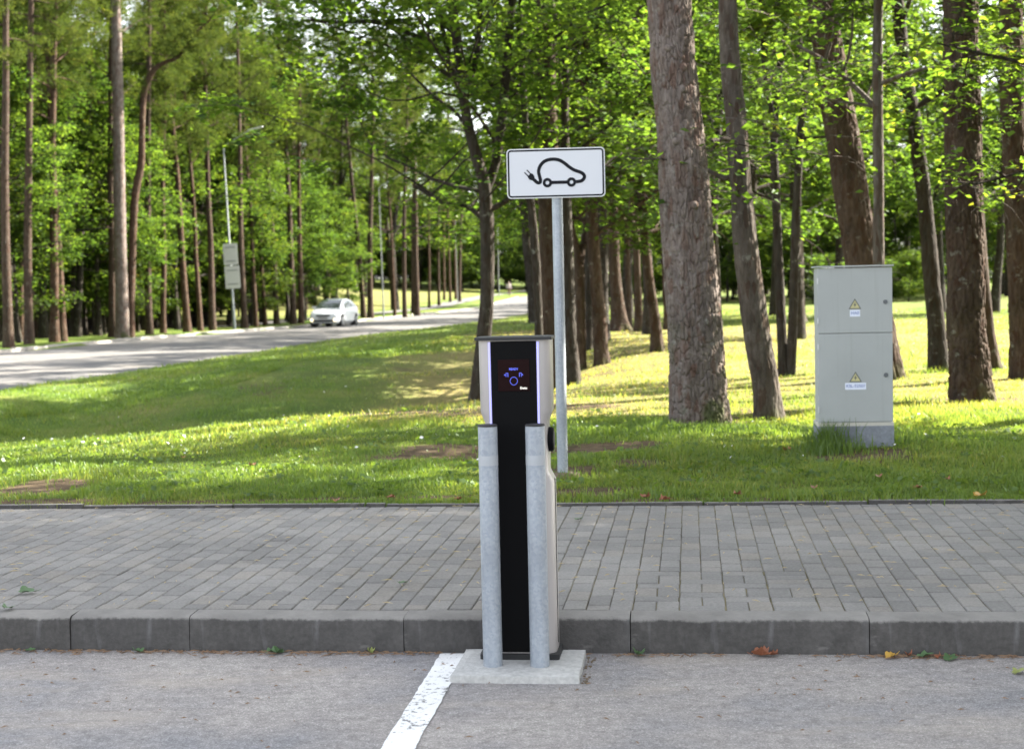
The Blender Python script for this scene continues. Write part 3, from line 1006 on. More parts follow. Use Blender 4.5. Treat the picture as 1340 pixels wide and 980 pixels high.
# ------------------------------------------------------------------ traffic sign
sp_ = at_z(736.5, 622, .155)
sg = empty('traffic_sign', (sp_.x, sp_.y, gz(sp_.x, sp_.y) - .03), kr + R(3))
m_ = MB().tube([(0, 0, -.25), (0, 0, 2.28)], [.0382, .0382], 32)
m_.build('post', M['galv'], sg, True)
def rrect(w, h, r_, k=6):
    out = []
    for cx, cz, t0 in ((w / 2 - r_, h / 2 - r_, 0), (-w / 2 + r_, h / 2 - r_, 90), (-w / 2 + r_, -h / 2 + r_, 180), (w / 2 - r_, -h / 2 + r_, 270)):
        out += [(cx + r_ * math.cos(R(t0 + 90 * q / k)), cz + r_ * math.sin(R(t0 + 90 * q / k))) for q in range(k + 1)]
    return out
def frame_ring(w, h, r_, t_, y0, y1):
    A, B = rrect(w, h, r_), rrect(w - 2 * t_, h - 2 * t_, max(.002, r_ - t_))
    n = len(A)
    V = [(x, y, z) for y in (y0, y1) for L_ in (A, B) for x, z in L_]
    F = []
    for i_ in range(n):
        j = (i_ + 1) % n
        F += [(i_, j, n + j, n + i_), (2 * n + i_, 3 * n + i_, 3 * n + j, 2 * n + j), (i_, 2 * n + i_, 2 * n + j, j), (n + i_, n + j, 3 * n + j, 3 * n + i_)]
    return MB().add(V, F)
M['sign_white'] = plain('white_sign_face', (.60, .62, .67), .35, var=.015, scale=3)
M['sign_black'] = plain('black_sign_film', (.006, .007, .011), .5, spec=.15, var=.1)
M['alu'] = plain('bare_aluminium', (.55, .56, .57), .45, .5, var=.08)
m_ = MB(); V, F = [], []
for r_, z in ((.05, .055), (.09, .05), (.15, .032), (.22, .005)):
    for k in range(20):
        t_ = k * math.pi / 10; w = 1 + .35 * (vnoise(np.array([math.cos(t_) * 2 + 9]), np.array([math.sin(t_) * 2 + r_ * 9]))[0] - .5)
        V.append((r_ * w * math.cos(t_), r_ * w * math.sin(t_), z + .012 * random.random()))
F = [(q * 20 + k, q * 20 + (k + 1) % 20, q * 20 + 20 + (k + 1) % 20, q * 20 + 20 + k) for q in range(3) for k in range(20)]
m_.add(V, F).build('soil_footing', M['soil'], sg, True)
plz = 2.205
plate = MB().prism(rrect(.70, .352, .03), -.049, -.045).build('plate', M['alu'], sg, loc=(-.005, 0, plz))
MB().prism(rrect(.690, .342, .027), -.0500, -.0492).build('plate_face', M['sign_white'], plate)
frame_ring(.684, .336,   .025, .0115, -.0512, -.0501).build('border', M['sign_black'], plate)
def ribbon2(pts, w, y0, y1, closed=False):
    P = np.array(pts, float)
    T = np.gradient(P, axis=0)
    if closed:
        T = np.roll(P, -1, 0) - np.roll(P, 1, 0)
    T /= np.linalg.norm(T, axis=1)[:, None] + 1e-9
    N = np.stack([-T[:, 1], T[:, 0]], -1) * w / 2
    n = len(P); mb = MB()
    V = [(p[0], y, p[1]) for y in (y0, y1) for p in np.concatenate([P - N, P + N])]
    F = []
    for i_ in range(n if closed else n - 1):
        j = (i_ + 1) % n
        F += [(i_, j, n + j, n + i_), (2 * n + i_, 3 * n + i_, 3 * n + j, 2 * n + j), (i_, 2 * n + i_, 2 * n + j, j), (n + i_, n + j, 3 * n + j, 3 * n + i_)]
    return mb.add(V, F)
S_ = .70 / 985
def sgp(x, y):
    return ((x - 683) * S_, -(y - 365 + (x - 683) * .02) * S_)
outl = catmull([sgp(*p) for p in [(450, 418), (472, 440), (497, 460), (520, 460), (528, 438), (520, 400), (511, 350), (525, 300), (560, 257), (610, 234), (665, 228), (720, 238), (770, 267), (820, 307), (870, 338), (935, 362), (966, 390), (964, 420), (935, 446), (885, 454)]], 6)
ribbon2(outl, 34 * S_, -.0515, -.0503).build('pictogram_outline', M['sign_black'], plate)
for cx, cy_ in ((597, 462), (838, 457)):
    x, z = sgp(cx, cy_)
    ribbon2([(x + 33 * S_ * math.cos(t), z + 33 * S_ * math.sin(t)) for t in np.arange(36) * math.pi / 18], 29 * S_, -.0521, -.0509, True).build('pictogram_wheel', M['sign_black'], plate)
ribbon2([sgp(632, 460), sgp(803, 457)], 33 * S_, -.0517, -.0505).build('pictogram_chassis', M['sign_black'], plate)
m_ = MB()
m_.prism([sgp(*p) for p in [(398, 402), (432, 366), (452, 372), (468, 396), (468, 424), (440, 438), (418, 432)]], -.0519, -.0507)
for p, q in (((368, 358), (412, 402)), ((393, 334), (434, 378))):
    r2 = ribbon2([sgp(*p), sgp(*q)], 11 * S_, -.0523, -.0511); m_.add(r2.v, r2.f)
m_.build('pictogram_plug', M['sign_black'], plate)
for s in (-1, 1):
    MB().box(-.05, .05, -.0455, .004, plz - .012 + s * .1, plz + .012 + s * .1, .002).build('clamp', M['alu'], sg)
tag(sg, 'white rectangular sign with black electric car pictogram on galvanised post', 'traffic sign')

# ------------------------------------------------------------------ electrical cabinet
cp = at_z(1122.5, 591, .15)
cb = empty('electrical_cabinet', (cp.x, cp.y + .16, gz(cp.x, cp.y) - .03), kr + R(2))
def m_cab():
    t = NT('grey_cabinet_paint'); v = t.coord()
    c = t.ramp(t.noise(v, 2.2, 4), [(.3, (.345, .362, .358)), (.7, (.39, .41, .405))])
    st2 = t.noise(t.coord(scale=(26, 26, .9)), 1.0, 4, .6)
    c = t.mix(t.ramp(st2, [(.56, 0.0), (.72, .3)]), c, (.26, .265, .25))
    c = t.mix(t.ramp(t.noise(v, 30, 5, .7), [(.66, 0.0), (.74, .25)]), c, (.2, .19, .16))
    return t.pbr(c, .5, normal=t.bump(t.noise(v, 3, 2), .08, .02))
M['cab'] = m_cab()
M['cab_dark'] = plain('dark_gap', (.03, .03, .03), .8)
W, Dp = .294, .16
z0, z1 = .235, 1.475
MB().box(-W - .006, W + .006, -Dp - .004, Dp, -.1, z0 - .028, .008).build('plinth', m_concrete('plinth_concrete', (.23, .25, .28), dirt=.7), cb)
MB().box(-W + .012, W - .012, -Dp + .012, Dp, z0 - .028, z1 - .01).build('body', M['cab'], cb)
MB().box(-W - .004, W + .004, -Dp - .001, Dp, z0 - .03, z0 - .002, .002).build('base_frame', plain('pale_frame', (.5, .48, .42), .6), cb)
MB().prism([(-W - .008, z1 - .004), (W + .008, z1 - .004), (W + .008, z1 + .008), (-W - .008, z1 + .008)], -Dp - .022, Dp + .01).build('roof', M['cab'], cb)
zs = z0 + .71
M['yellow'] = plain('warning_yellow', (.52, .48, .25), .5, var=.08)
M['lock'] = plain('dark_lock', (.12, .13, .14), .4, .4)
M['tri'] = plain('triangle_border', (.09, .1, .09), .5)
M['label'] = plain('white_label', (.72, .76, .88), .5, var=.03)
M['ink'] = plain('blue_ink', (.12, .18, .42), .6)
for (a0, a1, txt, lw) in ((z0 + .004, zs - .004, 'KSL-52507', .165), (zs + .004, z1 - .012, 'HA0', .08)):
    dr_ = MB().box(-W + .001, W - .001, -Dp - .003, -Dp + .0115, a0, a1, .003).build('door', M['cab'], cb)
    zc_ = {0: zs - .37, 1: zs + .21}[int(lw < .1)]
    lk = MB().tube([(W - .055, -Dp - .012, zc_ + .035), (W - .055, -Dp - .003, zc_ + .035)], [.016, .018], 18).build('lock', M['lock'], dr_, True)
    MB().prism([(-.05, zc_ - .018), (.05, zc_ - .018), (0, zc_ + .066)], -Dp - .0045, -Dp - .0035).build('warning_triangle', M['tri'], dr_)
    MB().prism([(-.038, zc_ - .011), (.038, zc_ - .011), (0, zc_ + .052)], -Dp - .0055, -Dp - .0047).build('warning_field', M['yellow'], dr_)
    bolt = [(.006, .042), (-.012, .012), (-.001, .012), (-.007, -.006), (.012, .02), (.002, .02)]
    MB().prism([(x, zc_ + z) for x, z in bolt], -Dp - .0065, -Dp - .0057).build('warning_bolt', M['tri'], dr_)
    MB().box(-lw / 2, lw / 2, -Dp - .0045, -Dp - .0032, zc_ - .078, zc_ - .024, .0003).build('label_plate', M['label'], dr_)
    link('label_text', upright(text_mesh(txt, .034, .0002)), dr_, M['ink'], (0, -Dp - .0052, zc_ - .05))
    for hz in (a0 + .1, a1 - .1):
        MB().tube([(-W + .004, -Dp - .006, hz - .022), (-W + .004, -Dp - .006, hz + .022)], [.006, .006], 10).build('hinge', M['alu'], dr_, True)
tag(cb, 'grey two-door electrical cabinet on concrete plinth standing in the grass', 'electrical cabinet')

# ------------------------------------------------------------------ trees
def leaf_quads(C, size, g, spread=.55, az=None):
    """one diamond-shaped leaf at each centre, facing mostly up"""
    n = len(C)
    nrm = np.stack([g.normal(0, spread, n), g.normal(0, spread, n), np.ones(n)], -1)
    nrm /= np.linalg.norm(nrm, axis=1)[:, None]
    th = g.uniform(0, 2 * math.pi, n) if az is None else az
    u = np.stack([np.cos(th), np.sin(th), np.full(n, -.25)], -1)
    u -= nrm * np.sum(u * nrm, 1)[:, None]
    u /= np.linalg.norm(u, axis=1)[:, None]
    w = np.cross(nrm, u)
    s = size * g.uniform(.5, 1.4, n)[:, None]
    V = np.stack([C - u * s * .5, C + w * s * .42 + u * s * .05 + nrm * s * .07, C + u * s * .55 - nrm * s * .06, C - w * s * .42 + u * s * .05 + nrm * s * .07], 1)
    return V.reshape(-1, 3), np.arange(n)[:, None] * 4 + np.arange(4)

def wiggle(p0, d0, length, k, bend, up, g):
    P = [np.array(p0, float)]; d = np.array(d0, float); d /= np.linalg.norm(d)
    for _ in range(k):
        d = d + g.normal(0, bend, 3) + np.array([0, 0, up])
        d /= np.linalg.norm(d)
        P.append(P[-1] + d * length / k)
    return np.array(P)

class Tree:
    """wood tubes and leaf centres in world or local coordinates"""
    def __init__(s, seed):
        s.g = np.random.default_rng(seed)
        s.wv, s.wf, s.nv = [], [], 0
        s.C, s.T, s.A, s.tv = [], [], [], []
    def wood(s, P, rad, n=8):
        V, F = tube(P, np.asarray(rad), n)
        s.wv.append(V); s.wf.append(F + s.nv); s.nv += len(V)
    def raw(s, V, F):
        s.wv.append(V); s.wf.append(F + s.nv); s.nv += len(V)
    def spray(s, p, n, rad, flat=.38):
        """a fan of fine twigs with leaves set along them"""
        g = s.g; m = 5
        az = g.uniform(0, 2 * math.pi) + np.arange(m) * 2 * math.pi / m + g.normal(0, .4, m)
        L = rad * g.uniform(1.0, 2.1, m)
        dz = g.normal(-.05, .3, m)
        D = np.stack([np.cos(az), np.sin(az), dz], -1); D /= np.linalg.norm(D, axis=1)[:, None]
        sag = np.array([0, 0, -.25])
        for k in range(m):
            e1 = p + D[k] * L[k] * .5; e2 = p + D[k] * L[k] + sag * L[k]
            s.tv.append(np.stack([p, e1, e2]))
        which = g.integers(0, m, n); f = g.uniform(.12, 1.08, n)
        C = p + D[which] * (L[which] * f)[:, None] + sag * (L[which] * f * f)[:, None]
        C = C + g.normal(0, 1, (n, 3)) * np.array([.075, .075, .05]) * (rad / .36)
        s.C.append(C); s.A.append(az[which] + g.normal(0, .8, n))
        s.T.append(np.clip(g.normal(.47, .2) + g.normal(0, .12, n), 0, 1))
    def limb(s, p0, d0, length, r0, twigs, dens, up=.05, spr=.32, start=.3):
        g = s.g
        P = wiggle(p0, d0, length, 7, .14, up, g)
        s.wood(P, np.linspace(r0, r0 * .18, 8), 6)
        for q in range(twigs):
            f = start + (1 - start) * (q + g.random()) / twigs
            i_ = min(6, int(f * 7)); b0 = P[i_] + (P[i_ + 1] - P[i_]) * (f * 7 - i_)
            ax = P[i_ + 1] - P[i_]; ax /= np.linalg.norm(ax)
            d = np.cross(ax, g.normal(0, 1, 3)); d[2] *= .5; d = d / np.linalg.norm(d) + ax * .6
            L = length * g.uniform(.2, .42) * (1.15 - .5 * f)
            Q = wiggle(b0, d, L, 4, .2, -.02, g)
            s.wood(Q, np.linspace(r0 * .3, .004, 5), 4)
            for w in (2, 3, 4):
                s.spray(Q[w], int(dens * g.uniform(.6, 1.4)), spr * g.uniform(.7, 1.25))
        s.spray(P[-1], int(dens * 1.2), spr)
    def build_wood(s, name, parent, mat):
        if s.tv:
            P = np.array(s.tv)                      # (n, 3 points, 3): thin three-sided twigs
            n = len(P); r_ = np.array([.005, .0035, .0015])
            th = np.arange(3) * 2 * math.pi / 3
            off = np.stack([np.cos(th) * .6, np.sin(th) * .6, np.sin(th + .5)], -1)
            V = (P[:, :, None, :] + off[None, None, :, :] * r_[None, :, None, None]).reshape(-1, 3)
            b = np.arange(n)[:, None] * 9
            q = np.array([[k * 3 + j, k * 3 + (j + 1) % 3, k * 3 + 3 + (j + 1) % 3, k * 3 + 3 + j] for k in (0, 1) for j in range(3)])
            s.raw(V, (b[:, :, None] + q[None]).reshape(-1, 4))
        return link(name, np_mesh(name, np.concatenate(s.wv), np.concatenate(s.wf), True), parent, mat)
    def build_leaves(s, name, parent, mat, size=.12, zmin=None, keep=None):
        C, T = np.concatenate(s.C), np.concatenate(s.T)
        ok = np.ones(len(C), bool)
        if zmin is not None:
            ok &= C[:, 2] > zmin + s.g.random(len(C)) * .5
        if keep is not None:
            ok &= keep(C)
        C, T = C[ok], T[ok]
        V, F = leaf_quads(C, size, s.g, .42, np.concatenate(s.A)[ok])
        return link(name, np_mesh(name, V, F, False, {'tint': np.repeat(T, 4)}), parent, mat)

def maple_proto(seed, height=12.0, base=2.6, radius=4.2, r0=.17, limbs=20, dens=56, twigs=5, size=.11, spr=.36):
    t = Tree(seed); g = t.g
    P = wiggle((0, 0, -.15), (0, 0, 1), height, 10, .045, .03, g)
    rad = r0 * (1 - .85 * np.linspace(0, 1, 11) ** 1.1); rad[0] *= 1.5
    Ps = catmull(P, 3); rs = np.interp(np.linspace(0, 10, len(Ps)), np.arange(11), rad)
    t.wood(Ps, rs, 10)
    for q in range(limbs):
        f = (q + g.random() * .8) / limbs
        z = base + (height * .95 - base) * f ** 1.15
        i_ = np.searchsorted(Ps[:, 2], z); i_ = min(i_, len(Ps) - 1)
        az = q * 2.4 + g.normal(0, .4)
        shape = math.sin(math.pi * min(1, .22 + .72 * f)) ** .7
        L = radius * shape * g.uniform(.75, 1.2)
        el = R(8 + 50 * f + g.normal(0, 8))
        t.limb(Ps[i_], (math.cos(az) * math.cos(el), math.sin(az) * math.cos(el), math.sin(el)), max(1.0, L), max(.02, rs[i_] * .5), twigs, dens, .02, spr)
    return t

def pine_tufts(t, P, rs, z_lo, n_br, Lmax, g, needles):
    top = P[-1][2]
    for q in range(n_br):
        f = (q + g.random()) / n_br
        z = z_lo + (top - z_lo) * f
        i_ = min(np.searchsorted(P[:, 2], z), len(P) - 1)
        az = q * 2.4 + g.normal(0, .5)
        L = Lmax * (1 - .6 * f) * g.uniform(.5, 1.15)
        el = R(g.uniform(-5, 35))
        Q = wiggle(P[i_], (math.cos(az) * math.cos(el), math.sin(az) * math.cos(el), math.sin(el)), L, 5, .2, .06, g)
        t.wood(Q, np.linspace(max(.02, rs[i_] * .35), .008, 6), 5)
        for w in range(2, 6):
            for _ in range(8):
                needles.append(Q[w] + g.normal(0, 1, 3) * np.array([.38, .38, .2]))

def needle_mesh(name, centres, g, parent, per=13, L=.2, W=.02):
    C = np.repeat(np.array(centres), per, 0)
    n = len(C)
    d = g.normal(0, 1, (n, 3)); d[:, 2] = np.abs(d[:, 2]) * .8 - .1
    d /= np.linalg.norm(d, axis=1)[:, None]
    C = C + g.normal(0, .07, (n, 3))
    w = np.cross(d, g.normal(0, 1, (n, 3))); w /= np.linalg.norm(w, axis=1)[:, None]
    Ls = L * g.uniform(.7, 1.4, n)[:, None]
    V = np.stack([C - w * W, C + w * W, C + d * Ls], 1).reshape(-1, 3)
    tint = np.repeat(np.repeat(np.clip(g.normal(.5, .22, len(centres)), 0, 1), per), 3)
    return link(name, np_mesh(name, V, [np.arange(n)[:, None] * 3 + np.arange(3)], False, {'tint': tint}), parent, M['needle'])

def pine_proto(seed, height, bare, r0, lean=.02, nbr=32, Lmax=3.3, per=16):
    t = Tree(seed); g = t.g
    P = wiggle((0, 0, -.2), (g.normal(0, lean), g.normal(0, lean), 1), height, 12, .018, .01, g)
    Ps = catmull(P, 3)
    f = np.linspace(0, 1, len(Ps))
    rs = r0 * (1 - .72 * f); rs[0] *= 1.35; rs[1] *= 1.15
    t.wood(Ps, rs, 12)
    needles = []
    pine_tufts(t, Ps, rs, bare, nbr, Lmax, g, needles)
    for _ in range(int(5)):          # dead snags below the crown
        z = g.uniform(bare * .45, bare)
        i_ = min(np.searchsorted(Ps[:, 2], z), len(Ps) - 1); az = g.uniform(0, 6.28)
        Q = wiggle(Ps[i_], (math.cos(az), math.sin(az), .2), g.uniform(.4, 1.4), 4, .2, 0, g)
        t.wood(Q, np.linspace(.03, .006, 5), 5)
    return t, needles

def finish_maple(t, name, mat, size=.125, zmin=1.9, leafmat='leaf'):
    root = empty(name)
    t.build_wood('trunk', root, mat)
    t.build_leaves('crown', root, M[leafmat], size, zmin)
    return root
def finish_pine(t, needles, name, mat, per=16):
    root = empty(name)
    t.build_wood('trunk', root, mat)
    needle_mesh('crown', needles, t.g, root, per)
    return root

def place(proto, used, x, y, s, rz, label, cat, group=None, zoff=0.0, lean=(0, 0), sz=None):
    o = proto if not used else copy_tree(proto)
    o.location = (x, y, gz(x, y) + zoff)
    o.rotation_euler = (lean[0], lean[1], rz)
    o.scale = (s, s, sz or s)
    tag(o, label, cat, group)
    return o

M['leaf_sun'] = M['leaf']
_p = {}
SHADED = {'maples in the wood across the road', 'young maples inside the wood', 'far trees behind the wood', 'shrubs inside the wood', 'far trees closing the view along the road', 'dark shrubs at the far end of the lawn', 'bushy belt beyond the road bend'}
for q, kw in enumerate((dict(height=11.5, base=2.9, radius=4.0), dict(height=13.5, base=3.4, radius=4.6, limbs=22), dict(height=9.0, base=2.3, radius=3.4, r0=.12, limbs=18), dict(height=7.0, base=1.2, radius=2.7, r0=.08, limbs=18, dens=50), dict(height=13.5, base=2.6, radius=4.4, limbs=28, dens=66, twigs=6, spr=.46), dict(height=3.6, base=.25, radius=1.9, r0=.05, limbs=18, dens=44))):
    _p['maple', q] = [finish_maple(maple_proto(100 + q, **kw), 'maple_tree', M['grey_bark'], .112, zmin=(1.4, 1.4, 1.4, .5, 1.4, .02)[q]), False]
for q, (h, bare, r0, m_) in enumerate(((22, 11, .24, 'brown_bark'), (20, 9.5, .2, 'red_bark'), (24, 12.5, .27, 'brown_bark'), (18, 8.5, .16, 'red_bark'))):
    t, nd = pine_proto(200 + q, h, bare, r0)
    _p['pine', q] = [finish_pine(t, nd, 'pine_tree', M[m_]), False]

M['leaf_shaded'] = leafy('shaded_forest_leaves', [(0, (.015, .031, .009)), (.3, (.026, .048, .012)), (.6, (.042, .069, .014)), (.9, (.066, .093, .018)), (1, (.12, .10, .025))], (2.9, 2.8, 1.0), .48, .015)  # copy of the leaf material with the wood's shade put into its colour
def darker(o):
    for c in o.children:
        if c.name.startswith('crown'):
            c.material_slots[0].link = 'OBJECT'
            c.material_slots[0].material = M['leaf_shaded']
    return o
def put(kind, q, x, y, s, label, group=None, rz=None, sz=None, lean=(0, 0)):
    pr = _p[kind, q]
    o = place(pr[0], pr[1], x, y, s, random.uniform(0, 6.28) if rz is None else rz, label, 'tree', group, 0, lean, sz)
    pr[1] = True
    if kind == 'maple' and group in SHADED:
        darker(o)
    return o

# ---- trees whose stems the photograph shows one by one: stems given as (px, py, width px) at one distance
def stem_pts(pts, D, extra=0.0):
    P = [at(px, py, D) for px, py, w in pts]
    W = [w * D / FPX / 2 * (.88 if D > 23.5 and D < 60 else 1.0) for px, py, w in pts]
    P = np.array([list(p) for p in P]); W = np.array(W)
    return P, W

def bark_tube(P, W, n_side, n_ring, cw, chh, amp, seed, flare=0.0):
    f = np.linspace(0, len(P) - 1, n_ring)
    Ps = catmull(P, 10); ks = np.linspace(0, len(P) - 1, len(Ps))
    C = np.stack([np.interp(f, ks, Ps[:, j]) for j in range(3)], -1)
    rad = np.interp(f, np.arange(len(W)), W)
    h = C[:, 2] - C[0, 2]
    V, F = tube(C, rad, n_side)
    V = V.reshape(n_ring, n_side, 3)
    th = np.arange(n_side) / n_side
    nu = max(6, round(2 * math.pi * W.mean() / cw))
    U = np.broadcast_to(th[None, :] * nu, (n_ring, n_side)).copy(); Vv = np.broadcast_to(h[:, None] / chh, U.shape).copy()
    warp = (vnoise(U * .7, Vv * 1.3, seed=seed) - .5) * .9
    e, idv = cells(U + warp * 0, Vv + warp, nu, seed)
    e2, _ = cells(np.mod(U * 2, nu * 2), Vv * 1.7 + warp, nu * 2, seed + 5)
    lump = (fbm(U * .25, Vv * .22, seed=seed + 9) - .5) * .09 * rad[:, None] / W.mean() * W.mean() * 2.2
    disp = amp * (smooth(0, .2, e) * (.6 + .8 * idv) + .4 * smooth(0, .16, e2)) + lump
    if flare:
        roots = 1 + .55 * np.sin(th * 2 * math.pi * 5 + seed) + .4 * np.sin(th * 2 * math.pi * 3 + 1.3 * seed)
        disp = disp + flare * (np.exp(-(h[:, None] / .12)) + .35 * np.exp(-(h[:, None] / .45))) * roots[None, :] * rad[:, None]
    nr = V - C[:, None, :]
    nr /= np.linalg.norm(nr, axis=2)[:, :, None]
    V = V + nr * (disp - amp * .6)[:, :, None]
    return V.reshape(-1, 3), F, C, rad

def stem_tree(name, label, D, pts, mat, kind='pine', top=9.0, seed=1, bark=(64, 160, .05, .12, .012), flare=.5, extra=(), crown=True, crown_lo=None, dens=36, limbs=14, Lmax=3.2, size=.10, cat='tree', zlow=None, keep=None):
    """a tree of its own: main stem traced at its real distance, continued upwards out of the picture, other stems in extra"""
    t = Tree(seed); g = t.g
    P, W = stem_pts(pts, D)
    P[:, 1] += np.linspace(0, 1, len(P)) * g.normal(0, .25)
    base = P[0].copy(); zb = gz(base[0], base[1]); P[0][2] = zb - .12
    d = P[-1] - P[-2]; d /= np.linalg.norm(d)
    ext = [P[-1] + d * top * f + np.array([0, 0, .25 * top * f * f]) + g.normal(0, .08, 3) for f in (.25, .5, .75, 1)]
    P2 = np.vstack([P, ext]); W2 = np.concatenate([W, W[-1] * np.array([.85, .68, .45, .15])])
    V, F, C, rad = bark_tube(P2, W2, *bark[:2], *bark[2:], seed, flare)
    t.raw(V, F)
    needles = []
    stems = [(C, rad)]
    for ex in extra:
        EP, EW = stem_pts(ex, D)
        EP[:, 1] += np.linspace(0, 1, len(EP)) * g.normal(0, .5)
        if abs(ex[0][1] - pts[0][1]) < 14:
            EP[0][2] = zb - .1
        d2 = EP[-1] - EP[-2]; d2 /= np.linalg.norm(d2)
        if EP[-1][2] > 5 and EW[-1] > .03:
            EP = np.vstack([EP] + [EP[-1] + d2 * top * .6 * f + g.normal(0, .1, 3) for f in (.33, .66, 1)]); EW = np.concatenate([EW, EW[-1] * np.array([.75, .45, .15])])
        n_r = max(16, len(EP) * 7)
        V, F, C2, r2 = bark_tube(EP, EW, 18, n_r, .05, .12, .004, seed + 3)
        t.raw(V, F)
        stems.append((C2, r2))
    for px, py in KNOTS.get(seed, ()):      # stubs of dead branches
        c_ = np.array(at(px, py, D)); i_ = int(np.argmin(abs(C[:, 2] - c_[2])))
        r_ = rad[i_]; dx = np.clip((c_[0] - C[i_, 0]) / r_, -.9, .9)
        n_ = np.array([dx, -math.sqrt(1 - dx * dx), .1]); o_ = np.array([C[i_, 0], C[i_, 1], c_[2]])
        t.wood(np.stack([o_ + n_ * (r_ - .02), o_ + n_ * (r_ + .012), o_ + n_ * (r_ + .035), o_ + n_ * (r_ + .037)]), [.06, .04, .026, .004], 10)
    root = empty(name)
    if kind == 'pine':
        pine_tufts(t, C, rad, crown_lo if crown_lo else zb + 11, 12, 2.2, g, needles)
    else:
        for q in range(limbs):
            C_, r_ = stems[q % len(stems)]
            lo = crown_lo if crown_lo else 3.0
            zt = C_[-1, 2]
            if zt <= lo + .5:
                C_, r_ = stems[0]; zt = C_[-1, 2]
            z = lo + (zt - lo) * ((q + g.random()) / limbs) ** 1.2
            i_ = min(np.searchsorted(C_[:, 2], z), len(C_) - 1)
            az = q * 2.4 + g.normal(0, .4); f = (z - lo) / max(1, zt - lo)
            el = R(14 + 40 * f + abs(g.normal(0, 8)))
            t.limb(C_[i_], (math.cos(az) * math.cos(el), math.sin(az) * math.cos(el), math.sin(el)), Lmax * (1 - .55 * f) * g.uniform(.7, 1.2), max(.02, r_[i_] * .45), 6, dens, .02)
        for C_, r_ in stems[1:]:
            for q in range(len(C_) // 3, len(C_), 2):
                if C_[q, 2] > 2.6 and r_[q] < .09:
                    for _ in range(2):
                        t.spray(C_[q] + g.normal(0, 1, 3) * np.array([.5, .5, .3]), int(dens * .7), .4)
    t.build_wood('trunk', root, M[mat])
    if kind == 'pine':
        needle_mesh('crown', needles, g, root)
    else:
        t.build_leaves('crown', root, M['leaf'], size, zlow, keep)
    # origin of the thing at its foot
    off = Vector((base[0], base[1], zb))
    for c in root.children:
        c.data.transform(Matrix.Translation(-off))
    root.location = off
    return tag(root, label, cat)

WEEDS()
# park trees on the lawn, each one
KNOTS = {1: [(873, 69), (892, 94), (891, 122), (883, 190), (906, 273), (884, 330)], 7: [(1266, 470), (1250, 110)]}
BK = (96, 260, .05, .14, .018)
stem_tree('pine_tree', 'thick old pine with rough plated bark and green moss near its foot', 14.9,
          [(916, 553, 70), (913, 500, 70), (910, 440, 67), (903, 350, 63), (897, 260, 60), (890, 170, 57), (881, 80, 54), (876, -20, 52), (868, -140, 48)], 'pine_bark', seed=1, bark=(240, 700, .03, .12, .02), flare=.13)
stem_tree('leaning_tree', 'slender grey leaning tree with a bent foot next to the thick mossy pine', 15.7,
          [(1006, 541, 34), (1002, 500, 32), (993, 450, 33), (984, 390, 32), (976, 320, 30), (971, 250, 28), (965, 170, 26), (957, 90, 24), (953, 0, 22), (950, -100, 20)], 'ash_bark', 'maple', seed=2, bark=(96, 260, .035, .1, .007), flare=.35, crown_lo=4.4, limbs=8, Lmax=2.4, dens=24, size=.085,
          extra=[[(966, 190, 6), (945, 184, 5), (925, 190, 4)], [(972, 225, 7), (950, 232, 6), (930, 222, 5), (921, 215, 4)]])
stem_tree('twin_stem_tree', 'thin dark tree with two stems rising together from one foot', 22.3,
          [(1026, 488, 13), (1024, 430, 12), (1021, 330, 11), (1019, 240, 11), (1018, 180, 10), (1025, 100, 9), (1037, 20, 8)], 'grey_bark', 'maple', top=4, seed=3, bark=(24, 90, .05, .1, .004), flare=.5, crown_lo=3.4, limbs=9, Lmax=2.6,
          extra=[[(1034, 487, 13), (1037, 400, 12), (1039, 300, 11), (1044, 180, 9), (1052, 80, 8), (1058, 0, 7)], [(1018, 180, 8), (1003, 120, 7), (996, 60, 6), (993, 0, 6)]])
stem_tree('pine_tree', 'leaning reddish pine behind the grey electrical cabinet', 21,
          [(1157, 497, 50), (1148, 440, 46), (1138, 390, 44), (1127, 340, 43), (1115, 270, 42), (1104, 200, 40), (1092, 130, 38), (1080, 60, 36), (1072, 0, 34), (1062, -90, 30)], 'brown_bark', seed=4, bark=BK, flare=.2)
stem_tree('slim_tree', 'slim straight brown tree rising just behind the electrical cabinet', 18,
          [(1150, 520, 15), (1149, 440, 14), (1148, 340, 14), (1147, 240, 13), (1145, 140, 13), (1144, 60, 12), (1143, -20, 11)], 'ash_bark', 'maple', top=4, seed=5, bark=(24, 110, .05, .1, .004), crown_lo=3.3, limbs=9, Lmax=2.4, dens=30, size=.09,
          extra=[[(1145, 140, 7), (1120, 105, 6), (1092, 72, 5), (1060, 45, 4)]])
stem_tree('lawn_tree', 'dark tree with curved trunk between the cabinet and the broad brown pine', 23,
          [(1229, 475, 27), (1226, 430, 22), (1222, 380, 21), (1217, 310, 20), (1210, 240, 18), (1200, 160, 18), (1189, 90, 17), (1182, 20, 16), (1178, -60, 14)], 'grey_bark', 'maple', top=5, seed=6, bark=(36, 120, .05, .1, .006), crown_lo=3.6, limbs=10, Lmax=2.6, flare=.25)
stem_tree('pine_tree', 'broad upright brown pine with a dark hollow in its bark', 17,
          [(1273, 520, 54), (1268, 470, 48), (1264, 420, 46), (1264, 350, 46), (1262, 280, 45), (1260, 200, 44), (1259, 120, 42), (1258, 40, 40), (1257, -60, 38)], 'brown_bark', seed=7, bark=(130, 380, .04, .15, .022), flare=.17)
stem_tree('pine_tree', 'leaning pine half hidden behind the broad brown pine', 23,
          [(1299, 483, 24), (1290, 440, 20), (1284, 400, 18), (1277, 340, 17), (1270, 260, 16), (1262, 180, 15), (1255, 60, 14)], 'brown_bark', seed=8, bark=(36, 120, .05, .1, .006), flare=.3)
